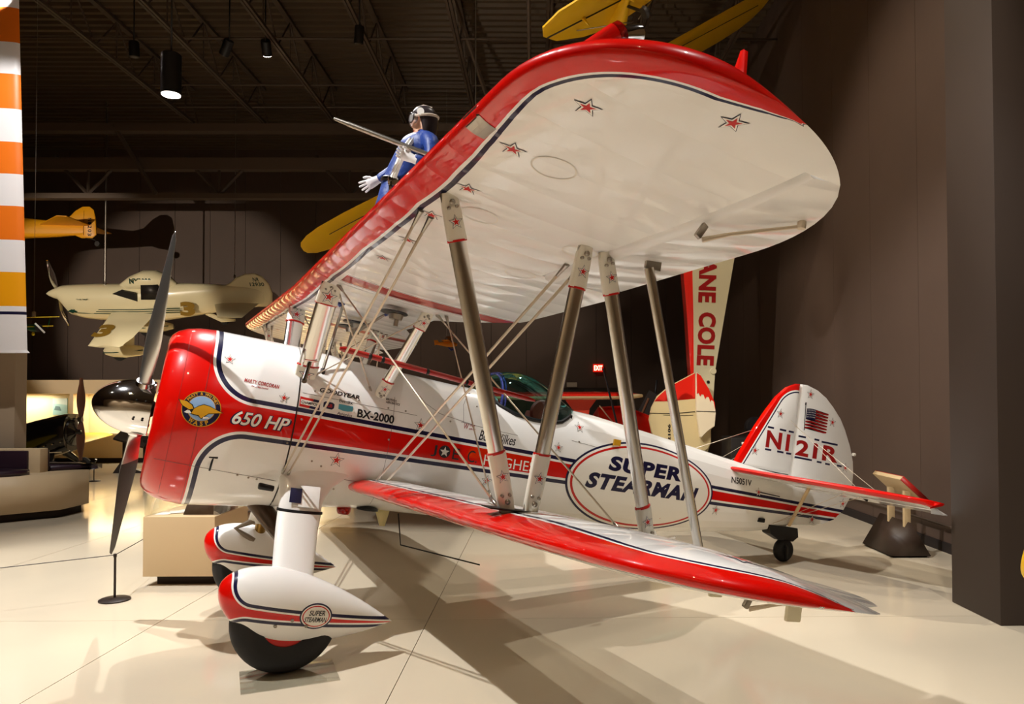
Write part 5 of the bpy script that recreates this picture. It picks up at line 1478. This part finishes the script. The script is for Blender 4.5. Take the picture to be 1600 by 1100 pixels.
lay('hinge_line', [(path2d([(10.84, -6.42), (11.13, -6.43)], .012), m_dark)], dsurf(-.462), rd_, 0, .003)
link('port_hole', G().rev([(.0, -.02), (.055, -.02), (.06, 0)], 20, 'y', dv(1119, 580)).mesh('port_hole', m_off), e)
link('drain_hole', G().rev([(.0, -.01), (.03, -.01), (.03, 0)], 16, 'y', dv(1111, 597)).mesh('drain_hole', m_dark), e)
link('tail_stand', G().tube([dv(1102, 702)+Vector((.1, .3, 0)), Vector((dv(1102, 702).x+.1, .3, 0))], .05, 10).mesh('tail_stand', m_dark), e)
# ------------------------------------------------------------------ red biplane parked behind
e = empty('red_biplane', 'red topped biplane parked behind the cockpit canopy, only its wing and cowl showing', 'airplane', R(.6, 14, 0), RZ)
m_under = mat('cream_underside', '#d9c294', .4)
def redwing(z, x0, x1):
    s1, s2 = [], []
    for x, k in ((x0, 1), (x1-.9, 1), (x1-.5, .92), (x1-.2, .75), (x1-.05, .5), (x1, .2)):
        s1.append([Vector((x, -.45*k+.9*k*(.5-.5*cos(pi*i/10)), z+.085*k*sin(pi*i/10)**.6)) for i in range(11)])
        s2.append([Vector((x, -.45*k+.9*k*(.5-.5*cos(pi*i/10)), z-.065*k*sin(pi*i/10)**.6)) for i in range(11)])
    return s1, s2
a, b = redwing(1.93, -2.2, 1.30)
w_ = link('wing', G().loft(a, False, False).mesh('wing', m_redg), e)
link('wing_underside', G().loft(b, False, False).mesh('wing_underside', m_under), w_)
tipx = [Vector((x, y, z)) for x, y, z in ((.75, -.43, 1.93), (.95, -.40, 1.99), (1.15, -.32, 1.97), (1.3, -.1, 1.93), (1.15, -.3, 1.90), (.9, -.42, 1.90))]
link('tip_cap', G().tube([(1.0, -.40, 1.935), (1.15, -.335, 1.935), (1.27, -.2, 1.935), (1.305, 0, 1.935)], [.02, .035, .03, .02], 8).mesh('tip_cap', m_under), w_)
a, b = redwing(1.05, -2.0, 1.1)
w2_ = link('wing', G().loft(a, False, False).mesh('wing', m_redg), e)
link('wing_underside', G().loft(b, False, False).mesh('wing_underside', m_under), w2_)
for x in (.15, -1.6):
    link('interplane_strut', G().loft([[Vector((x+dx, y, z)) for dx, y in ((-.3*k, -.12), (.3*k, -.12), (.3*k, -.06), (-.3*k, -.06))] for z, k in ((1.88, 1), (1.7, .55), (1.5, .45), (1.25, .6), (1.10, 1))]).mesh('interplane_strut', mat('orange_red_paint', '#c8371a', .4)), e)
link('fuselage', body([(-.35, .05, 1.5, 1.2), (-.2, .28, 1.72, .98), (.3, .30, 1.75, .9), (.7, .2, 1.6, 1.0), (.95, .05, 1.5, 1.2)]).mesh('fuselage', m_redg), e).location = (.75, .9, 0)
for s_ in (-.35, .35):
    lg_ = link('gear_leg', G().tube([(.9+s_, .7, 1.0), (.9+s_*1.8, .7, .2)], .035, 8).mesh('gear_leg', m_redg), e)
    link('wheel', G().rev([(.0, -.06), (.14, -.06), (.19, 0), (.14, .06), (0, .06)], 20, 'x', (.9+s_*1.8, .7, .19)).mesh('wheel', m_rub), lg_)
link('wing_strut', G().tube([(.5, -.1, 1.75), (.9, .5, 1.3)], .012, 6).mesh('wing_strut', m_wire), e)
# ------------------------------------------------------------------ board, posts and equipment box beside it
e = empty('tilted_sign', 'dark tilted sign board with a brown edge between the polished struts', 'sign', R(2.42, 15.6, 0), RZ)
link('board', G().box((0, 0, 1.55), (.75, .06, .75), Matrix.Rotation(.5, 3, 'Y'), .006).mesh('board', m_gap), e)
link('edge', G().box((-.32, -.035, 1.55), (.04, .03, .75), Matrix.Rotation(.42, 3, 'Y'), .004).mesh('edge', mat('edge_brown', '#6a4026', .5)), e)
link('post', G().tube([(0, .05, 0), (0, .05, 1.5)], .03, 8).mesh('post', m_black), e)
for x, a in ((-.05, .12), (.33, .10)): link('peg', G().tube([(x, 0, 1.75), (x+a*.5, 0, 2.27)], .02, 8).mesh('peg', m_black), e)
e = empty('dark_pole', 'slanted dark pole under the exit sign', 'pole', R(1.25, 13.2, 0), RZ)
link('shaft', G().tube([(.45, 0, 0), (.0, 0, 1.85), (-.14, 0, 2.42)], .018, 8).mesh('shaft', m_black), e)
link('foot', G().rev([(.18, 0), (.18, .03), (0, .04)], 20, 'z', (.45, 0, 0)).mesh('foot', m_black), e)
e = empty('equipment_case', 'black equipment case with a round reel on top, against the right wall', 'case', R(3.75, 13.4, 0), RZ)
link('case', G().box((0, 0, .60), (.85, .7, 1.20), None, .02).mesh('case', mat('case_black', '#1a1513', .5)), e)
link('reel', G().rev([(.0, -.09), (.16, -.09), (.18, 0), (.16, .09), (0, .09)], 24, 'y', (.05, -.15, 1.38)).mesh('reel', m_black), e)
link('tag', G().box((-.16, -.36, 1.10), (.16, .01, .04)).mesh('tag', m_white), e)
# ------------------------------------------------------------------ exit sign and doors
e = empty('exit_sign', 'small glowing red EXIT sign on the dark back wall', 'sign', R(1.93, 24.9, 2.78), RZ)
link('case', G().box((0, .03, .13), (.34, .08, .26), None, .01).mesh('case', mat('sign_red', '#7a0c08', .5, emit='#e01808', estr=.8)), e)
lay('lettering', [(moved(text2d('EXIT', 1, 0, .03, 1, .28, .17), -.14, .045), mat('sign_glow', '#ffb090', .5, emit='#ffc8a0', estr=2.6))], lambda u, v: (Vector((u, -.01, v)), Vector((0, -1, 0))), e, 0, .003)
d1 = struct(rbox('door_1', .35, 2.55, 24.92, 25.0, 0, 2.25, mat('door_brown', '#31261f', .55)))
rbox('leaf', .42, 1.43, 24.88, 24.93, .02, 2.18, mat('door_brown', '#31261f', .55), d1, .008)
rbox('leaf', 1.47, 2.48, 24.88, 24.93, .02, 2.18, mat('door_brown', '#31261f', .55), d1, .008)
rbox('push_bar', .55, 1.3, 24.84, 24.88, 1.0, 1.05, m_steel, d1, .008)
tag(rbox('door_plate', .88, 1.22, 24.86, 24.88, 2.28, 2.43, mat('plate_grey', '#b9aa98', .5)), 'small pale plate over the dark double doors', 'sign')
# ------------------------------------------------------------------ orange model hung far back
m_or = mat('orange_paint', '#f09010', .4)
e = empty('model_aircraft', 'tiny orange model aircraft hung before the dark back wall', 'model', R(-2.5, 20, 3.32), RZ)
link('fuselage', body([(-.28, .02, .08, .02), (.0, .05, .1, -.04), (.2, .05, .08, -.04), (.28, .03, .05, -.02)]).mesh('fuselage', m_or), e)
link('wing', foil([((.12, y, .10+.35*max(0, y)), -.2, .03, X_, Z_) for y in (-.5, 0, .5)]).mesh('wing', m_or), e)
link('tail', plate([(-.32, 0), (-.34, .14), (-.24, .14), (-.18, .05)], .02).mesh('tail', m_or), e)
link('float', G().tube([(.05, 0, -.06), (.12, 0, -.12), (.2, 0, -.1)], [.02, .03, .015], 8).mesh('float', mat('model_blue', '#2a3a8a', .4)), e)
hang('hanging_cable', R(-2.5, 20, 3.42), 'thin cable holding the tiny orange model', r_=.003)
# ------------------------------------------------------------------ yellow monoplane overhead
e = empty('yellow_high_wing_plane', 'yellow high wing monoplane hung under the roof, tail toward the camera', 'airplane', R(.22, 13, 6.72))
F = Vector((-.55, 4, -.26)).normalized(); Rw = Vector((.86, .15, .52)); Rw = (Rw-F*Rw.dot(F)).normalized(); Up = Rw.cross(F)
tow = lambda v: RR*v.x+DD*v.y+Vector((0, 0, v.z))
A_, B_, C_ = tow(F), tow(Rw), tow(Up)
k_ = .90
e.matrix_world = Matrix(((-A_.x*k_, B_.x*k_, C_.x*k_, e.location.x), (-A_.y*k_, B_.y*k_, C_.y*k_, e.location.y), (-A_.z*k_, B_.z*k_, C_.z*k_, e.location.z), (0, 0, 0, 1)))
bpy.context.view_layer.update()
m_cub = mat('chrome_yellow', '#d9a80c', .4, bump=.06, bscale=2.5)
for sg in (-1, 1):
    st_ = []
    for y, le, c in ((0, -.8, 1.6), (3.0, -.8, 1.6), (4.4, -.8, 1.6), (4.9, -.72, 1.45), (5.15, -.55, 1.15), (5.3, -.3, .7), (5.34, -.1, .3)):
        st_.append(((le, sg*y, .02*y), c, .16*min(1, c/1.6), X_, Z_))
    wn = link('wing', foil(st_).mesh('wing', m_cub), e)
    link('aileron_line', G().box((.42, sg*3.6, -.01), (.02, 2.4, .01)).mesh('aileron_line', m_dark), wn)
    link('lift_strut', G().tube([(-.3, sg*.3, -1.1), (-.45, sg*2.3, -.0)], .035, 8).mesh('lift_strut', m_cub), e)
    sp2 = [(4.0, 0), (4.15, .5), (4.45, 1.0), (4.75, 1.25), (5.0, 1.3), (5.2, 1.1), (5.3, .6), (5.28, .12), (4.7, 0)]
    tp = link('tailplane', plate([(x, sg*y) for x, y in sp2], .05, 2).mesh('tailplane', m_cub), e)
    tp.location = (0, 0, -.42)
    link('hinge_line', G().tube([(4.72, sg*.05, -.03), (4.72, sg*1.2, -.03)], .012, 6).mesh('hinge_line', m_dark), tp)
    link('elevator_horn', G().tube([(4.75, sg*.65, -.02), (4.78, sg*.65, -.16)], [.03, .01], 6).mesh('elevator_horn', m_cub), tp)
    link('brace', G().tube([(4.5, sg*.7, -.03), (4.7, sg*.04, -.35)], .008, 6).mesh('brace', m_steel), tp)
link('fuselage', body([(-2.2, .25, -.2, -.9), (-1.9, .40, -.1, -1.15), (-.6, .46, .0, -1.25), (.9, .44, .0, -1.2), (2.5, .28, -.25, -.95), (4.0, .12, -.36, -.68), (4.95, .03, -.38, -.52)], 16, 3.4).mesh('fuselage', m_cub), e)
fn = link('tail_fin', plate([(4.3, -.4), (4.55, .05), (4.85, .30), (5.15, .30), (5.32, .1), (5.36, -.35), (5.2, -.6), (4.9, -.62), (4.8, -.5)], .05).mesh('tail_fin', m_cub), e)
link('tail_wheel', G().rev([(.0, -.03), (.07, -.03), (.09, 0), (.07, .03), (0, .03)], 14, 'y', (5.0, 0, -.85)).tube([(4.7, 0, -.55), (5.0, 0, -.85)], .02, 6).mesh('tail_wheel', m_dark), e)
for sg in (-1, 1):
    lg_ = link('gear_leg', G().tube([(-1.2, sg*.35, -1.15), (-1.2, sg*.85, -1.85)], .05, 8).mesh('gear_leg', m_cub), e)
    link('wheel', G().rev([(.0, -.09), (.2, -.09), (.25, 0), (.2, .09), (0, .09)], 20, 'y', (-1.2, sg*.9, -1.9)).mesh('wheel', m_rub), lg_)
link('bungee', G().tube([(4.6, -.3, -.36), (4.72, 0, -.05)], .006, 6).mesh('bungee', m_dark), e)
MW = e.matrix_world.copy()
hang('hanging_cable', MW @ Vector((-.2, -1.6, .2)), 'steel cable from the roof to the left wing of the overhead yellow plane')
hang('hanging_cable', MW @ Vector((-.2, 1.6, .2)), 'steel cable from the roof to the right wing of the overhead yellow plane')
hang('hanging_cable', MW @ Vector((4.2, -.3, -.36)), 'thin steel cable at the tail of the overhead yellow plane', r_=.008)
# ------------------------------------------------------------------ yellow wing tip at the right edge
e = empty('yellow_wing_on_stand', 'bright yellow wing tip entering at the right edge of the picture', 'wing', R(3.145, 4.0, 0), RZ)
link('wing', foil([((x, -.1, zc-c/2), c, t, Z_, Y_) for x, c, zc, t in ((-.62, .06, 1.04, .04), (-.605, .2, 1.03, .10), (-.57, .33, 1.05, .16), (-.5, .5, 1.08, .2), (-.3, .8, 1.12, .24), (.2, 1.1, 1.16, .26), (1.0, 1.2, 1.2, .28))]).mesh('wing', mat('bright_yellow', '#f2c010', .4)), e)
link('stand', G().tube([(.8, .3, 0), (.8, .3, .95)], .05, 10).rev([(.25, 0), (.25, .03), (.04, .06)], 20, 'z', (.8, .3, 0)).mesh('stand', m_dark), e)
# ------------------------------------------------------------------ wing walker figure on the upper wing
SK = 6.4/1169.3
def pv(u, v, dd_=0.0):
    dpt = 6.4+dd_
    return Vector(((u-848)*dpt/1169.3, dpt, 1.88+(623-v)*dpt/1169.3))
def skin(name, nodes, edges, m, parent, sub=2):
    me = bpy.data.meshes.new(name+'_cage')
    keys = list(nodes); me.from_pydata([tuple(nodes[k][0]) for k in keys], [(keys.index(a), keys.index(b)) for a, b in edges], [])
    o = bpy.data.objects.new(name+'_cage', me); COL.objects.link(o)
    sm = o.modifiers.new('s', 'SKIN'); sm.use_smooth_shade = True
    ss = o.modifiers.new('u', 'SUBSURF'); ss.levels = sub; ss.render_levels = sub
    if not me.skin_vertices: me.attributes.new('skin', 'FLOAT_VECTOR', 'POINT')
    return o, me, keys
def grow(name, nodes, edges, m, parent, root, sub=2):
    bm = bmesh.new(); ly = bm.verts.layers.skin.verify(); vv = {}
    for k, (p, rx, ry) in nodes.items():
        v = bm.verts.new(p); v[ly].radius = (rx, ry); v[ly].use_root = (k == root); vv[k] = v
    for a, b in edges: bm.edges.new((vv[a], vv[b]))
    me = bpy.data.meshes.new(name+'_cage'); bm.to_mesh(me); bm.free()
    o = bpy.data.objects.new(name+'_cage', me); COL.objects.link(o)
    sm = o.modifiers.new('s', 'SKIN'); sm.use_smooth_shade = True
    ss = o.modifiers.new('u', 'SUBSURF'); ss.levels = sub; ss.render_levels = sub
    dg = bpy.context.evaluated_depsgraph_get()
    out = bpy.data.meshes.new_from_object(o.evaluated_get(dg)); out.name = name
    bpy.data.objects.remove(o); bpy.data.meshes.remove(me)
    out.materials.clear(); out.materials.append(m)
    out.polygons.foreach_set('use_smooth', [True]*len(out.polygons))
    return link(name, out, parent)
WT = _ry @ UW[-1].at(0, .38, True)+OFF
wt = WT-C0
FEET = Vector((wt.dot(RR), wt.dot(DD), WT.z+.0))
man = empty('wing_walker_figure', 'person in blue jacket, flying helmet and goggles standing on top of the biplane', 'person', R(0, 0, 0), RZ)
FB = FEET
man.location = R(FB.x, FB.y, FB.z)
def L(p): return Vector(p)-FB
m_suit = mat('blue_satin', '#16357c', .5, bump=.6, bscale=11); m_glove = mat('white_glove', '#e4e1de', .6)
m_skinm = mat('pale_skin', '#d8b096', .55)
nod = {}
def N_(k, p, r1, r2=None): nod[k] = (L(p), r1, r2 or r1)
pel = pv(619, 297); wst = pv(628, 275); che = pv(650, 238); nek = pv(666, 212)
N_('pel', pel, .135, .15); N_('wst', wst, .125, .145); N_('che', che, .135, .17); N_('up', pv(660, 221), .10, .15); N_('nek', nek, .06, .06); N_('hd', pv(668, 200), .055, .055)
N_('sn', pv(679, 219, -.19), .075); N_('en', pv(676, 246, -.25), .055); N_('wn', pv(648, 246, -.28), .042)
N_('sf', pv(655, 221, .20), .075); N_('ef', pv(625, 259, .27), .055); N_('wf', pv(592, 280, .24), .042)
for s_, dd_ in (('a', -.10), ('b', .10)):
    kx = (FB.x+pel.x)/2-.03
    N_('h'+s_, Vector((pel.x-.02, pel.y+dd_, pel.z-.08)), .095)
    N_('k'+s_, Vector((kx, (FB.y+pel.y)/2+dd_, (FB.z+pel.z)/2+.04)), .068)
    N_('f'+s_, Vector((FB.x, FB.y+dd_, FB.z+.09)), .05)
    N_('t'+s_, Vector((FB.x-.17, FB.y+dd_, FB.z+.055)), .042)
ed = [('pel', 'wst'), ('wst', 'che'), ('che', 'up'), ('up', 'nek'), ('nek', 'hd'), ('up', 'sn'), ('sn', 'en'), ('en', 'wn'), ('up', 'sf'), ('sf', 'ef'), ('ef', 'wf')]
for s_ in 'ab': ed += [('pel', 'h'+s_), ('h'+s_, 'k'+s_), ('k'+s_, 'f'+s_), ('f'+s_, 't'+s_)]
bdy = grow('body', nod, ed, m_suit, man, 'pel')
bdy.data.materials.append(m_skinm)
zn = L(nek).z+.02
for f in bdy.data.polygons:
    if f.center.z > zn: f.material_index = 1
# head with a face, looking left
hc = L(pv(667, 187)); hv = []
lk = Vector((-1, -.15, -.05)).normalized(); hs = Vector((0, 0, 1)).cross(lk).normalized(); hu = lk.cross(hs)
hu = -hu if hu.z < 0 else hu
secs = []
for z, w, fr, bk in ((-.135, .035, .02, .05), (-.125, .05, .075, .06), (-.105, .058, .092, .07), (-.08, .064, .093, .082), (-.06, .068, .098, .09), (-.045, .069, .112, .094), (-.03, .070, .106, .097), (-.005, .071, .090, .10), (.02, .074, .096, .102), (.05, .075, .098, .10), (.08, .070, .088, .092), (.105, .055, .065, .07), (.12, .03, .03, .04)):
    q = []
    for k in range(24):
        a = 2*pi*k/24; c_a = cos(a); fw = (fr if c_a > 0 else bk)*c_a
        if -.065 < z < -.02 and c_a > 0: fw = (.088*c_a if abs(sin(a)) > .3 else fr*c_a)
        q.append(hc+lk*fw+hs*(w*sin(a))+hu*z)
    secs.append(q)
hd = link('head', G().loft(secs).mesh('head', m_skinm), man)
for s_ in (-1, 1):
    link('eye', G().rev([(.0, -.008), (.012, -.004), (.012, .004), (0, .008)], 12, 'x', hc+lk*.085+hs*(.03*s_)+hu*.012).mesh('eye', m_dark), hd)
    link('ear', G().loft([[hc+hs*(s_*(.066+.012*k))+lk*(.018*cos(2*pi*i/10)-.012)+hu*(.03*sin(2*pi*i/10)) for i in range(10)] for k in (0, 1)]).mesh('ear', m_skinm), hd)
link('mouth', G().box(hc+lk*.094+hu*-.078, (.01, .045, .009), None, .003).mesh('mouth', mat('lip', '#a9645a', .5)), hd)
m_lea = mat('dark_leather', '#2a2224', .35, coat=.3); m_lea2 = mat('pale_leather', '#c9b8a6', .5)
secs = []
for z, w, fr, bk in ((-.135, .070, .0, .085), (-.10, .080, .03, .098), (-.06, .086, .035, .108), (-.02, .090, .045, .114), (.02, .090, .06, .116), (.045, .090, .098, .115), (.075, .086, .104, .106), (.105, .070, .082, .085), (.125, .045, .05, .055), (.135, .015, .02, .02)):
    secs.append([hc+lk*((fr if cos(a) > 0 else bk)*cos(a))+hs*(w*sin(a))+hu*z for a in [2*pi*k/28 for k in range(28)]])
hm = link('flying_helmet', G().loft(secs).mesh('flying_helmet', m_lea), man)
tr = [hc+lk*(.108*cos(a) if cos(a) > 0 else .119*cos(a))+hs*(.094*sin(a))+hu*(.03-.004*cos(a)) for a in [2*pi*k/32 for k in range(33)]]
link('goggle_strap', G().tube(tr, .011, 6).mesh('goggle_strap', m_lea2), hm)
link('helmet_trim', G().tube([hc+lk*.11+hu*.055, hc+lk*.06+hu*.122, hc+hu*.142, hc-lk*.07+hu*.12], .008, 6).mesh('helmet_trim', m_lea2), hm)
link('ear_patch', G().loft([[hc-hs*(.088+.012*k)*(1 if hs.y > 0 else -1)+lk*(.03*cos(2*pi*i/14)+.03)+hu*(.032*sin(2*pi*i/14)+.055) for i in range(14)] for k in (0, 1)]).mesh('ear_patch', m_white), hm)
gg = link('goggles', G().tube([hc+lk*.075+hs*.07+hu*.022, hc+lk*.108+hu*.02, hc+lk*.075-hs*.07+hu*.022], .016, 8).mesh('goggles', m_lea2), man)
for s_ in (-1, 1):
    c = hc+lk*.092+hs*(.040*s_)+hu*.016; ax = (lk+hs*s_*.55).normalized(); a1 = ax.orthogonal().normalized(); a2 = ax.cross(a1)
    link('goggle_cup', G().loft([[c+ax*h+(a1*cos(2*pi*k/20)+a2*sin(2*pi*k/20))*rr_ for k in range(20)] for h, rr_ in ((-.02, .042), (.012, .044), (.022, .041), (.022, .033), (.026, .0005))]).mesh('goggle_cup', mat('goggle_glass', '#c9c4bd', .12, metal=.6)), gg)
    link('goggle_rim', G().tube([c+ax*.021+(a1*cos(2*pi*k/20)+a2*sin(2*pi*k/20))*.039 for k in range(21)], .006, 6).mesh('goggle_rim', m_lea), gg)
link('hood_collar', G().tube([L(pv(652, 216, -.08)), L(pv(668, 213, -.13)), L(pv(682, 214, -.05)), L(pv(680, 213, .07)), L(pv(662, 213, .13)), L(pv(651, 216, .06)), L(pv(652, 216, -.08))], .035, 10).mesh('hood_collar', m_suit), man)
# white jacket stripes and belt
def strip(pts, w, t, m, name):
    secs = []
    for i, p in enumerate(pts):
        d = (pts[min(i+1, len(pts)-1)]-pts[max(i-1, 0)]).normalized(); ou = Vector((-.75, -.66, .1)).normalized(); sd_ = d.cross(ou).normalized()
        secs.append([p+sd_*w/2, p+sd_*w/2+ou*(t+.016), p-sd_*w/2+ou*(t+.016), p-sd_*w/2])
    return link(name, G().loft(secs).mesh(name, m), man)
for du in (0, 7):
    strip([L(pv(653-du*.8, 214, -.10)), L(pv(643-du*.8, 228, -.155)), L(pv(634-du*.6, 246, -.165)), L(pv(627-du*.5, 262, -.16)), L(pv(622-du*.5, 276, -.155))], .028, .012, m_white, 'jacket_stripe')
bl = []
for k in range(25):
    a = 2*pi*k/24; bl.append(L(pv(624, 285))+Vector((.115*cos(a), .135*sin(a), -.03*cos(a))))
bt = link('belt', G().tube(bl, .024, 8).mesh('belt', m_black), man)
link('buckle', G().box(L(pv(618, 281, -.16)), (.09, .03, .075), Matrix.Rotation(.4, 3, 'Z'), .01).box(L(pv(614, 292, -.17)), (.03, .03, .12), None, .008).mesh('buckle', m_chrome), bt)
# gloved hands: palm, four unequal fingers and a thumb each
def hand(name, wrist, fdir, pdir, curl, ln=.185):
    """fdir = along the fingers, pdir = towards the thumb side"""
    f = Vector(fdir).normalized(); p = Vector(pdir); p = (p-f*p.dot(f)).normalized(); nrm = f.cross(p).normalized()*curl[1]
    w = L(wrist)
    q = []
    secs = []
    for t, hw, th in ((-.04, .034, .030), (0, .036, .026), (.03, .042, .024), (.07, .046, .022), (.092, .044, .018), (.10, .036, .010)):
        secs.append([w+f*t+p*(hw*cos(2*pi*k/16))+nrm*(th*sin(2*pi*k/16)) for k in range(16)])
    hnd = link(name, G().loft(secs).mesh(name, m_glove), man)
    for k, (off, l_) in enumerate(((.034, .072), (.012, .082), (-.011, .076), (-.033, .060))):
        b = w+f*.088+p*off; sp = f+p*off*curl[2]; sp.normalize(); pts = [b-f*.02]; c = b; ang = 0
        for s_ in range(3):
            ang += curl[0]; dr_ = sp*cos(ang)+nrm*sin(ang); pts.append(c); c = c+dr_*l_*(.42, .32, .26)[s_]
        pts.append(c)
        link('finger', G().tube(bezier_soft(pts), [.0105]*5+[.010, .0095, .009, .006][:max(0, len(bezier_soft(pts))-5)], 10).mesh('finger', m_glove), hnd)
    tb = w+f*.03+p*.036
    pts = [tb-p*.015, tb+p*.012+f*.018, tb+p*.030*(1-curl[0]*.5)+f*.046+nrm*.02*curl[0], tb+p*.040*(1-curl[0])+f*.070+nrm*.05*curl[0]]
    link('thumb', G().tube(pts, [.015, .0135, .012, .007], 10).mesh('thumb', m_glove), hnd)
    return hnd
def bezier_soft(p):
    out = []
    for a, b in zip(p, p[1:]): out += [a, a.lerp(b, .5)]
    return (out+[p[-1]])
h1 = hand('glove_hand', pv(593, 279, .24), Vector((-.85, -.15, -.5)), Vector((-.3, -.2, .9)), (.10, 1, 7.0))
h2 = hand('glove_hand', pv(648, 245, -.285), Vector((-.9, -.1, .38)), Vector((.35, -.1, .9)), (.55, -1, 2.0))
# polished pole held in front of the figure
a, b = R(*pv(525, 182, -.30)), R(*pv(704, 251, -.30))
dx_ = (b-a)
rod = tag(link('balance_pole', G().tube([a, a+dx_*.02, a+dx_*.11, a+dx_*.13, b], [.010, .014, .017, .021, .021], 14).mesh('balance_pole', m_steel)), 'long polished metal pole with a tapered end, held by the figure on the wing', 'pole')
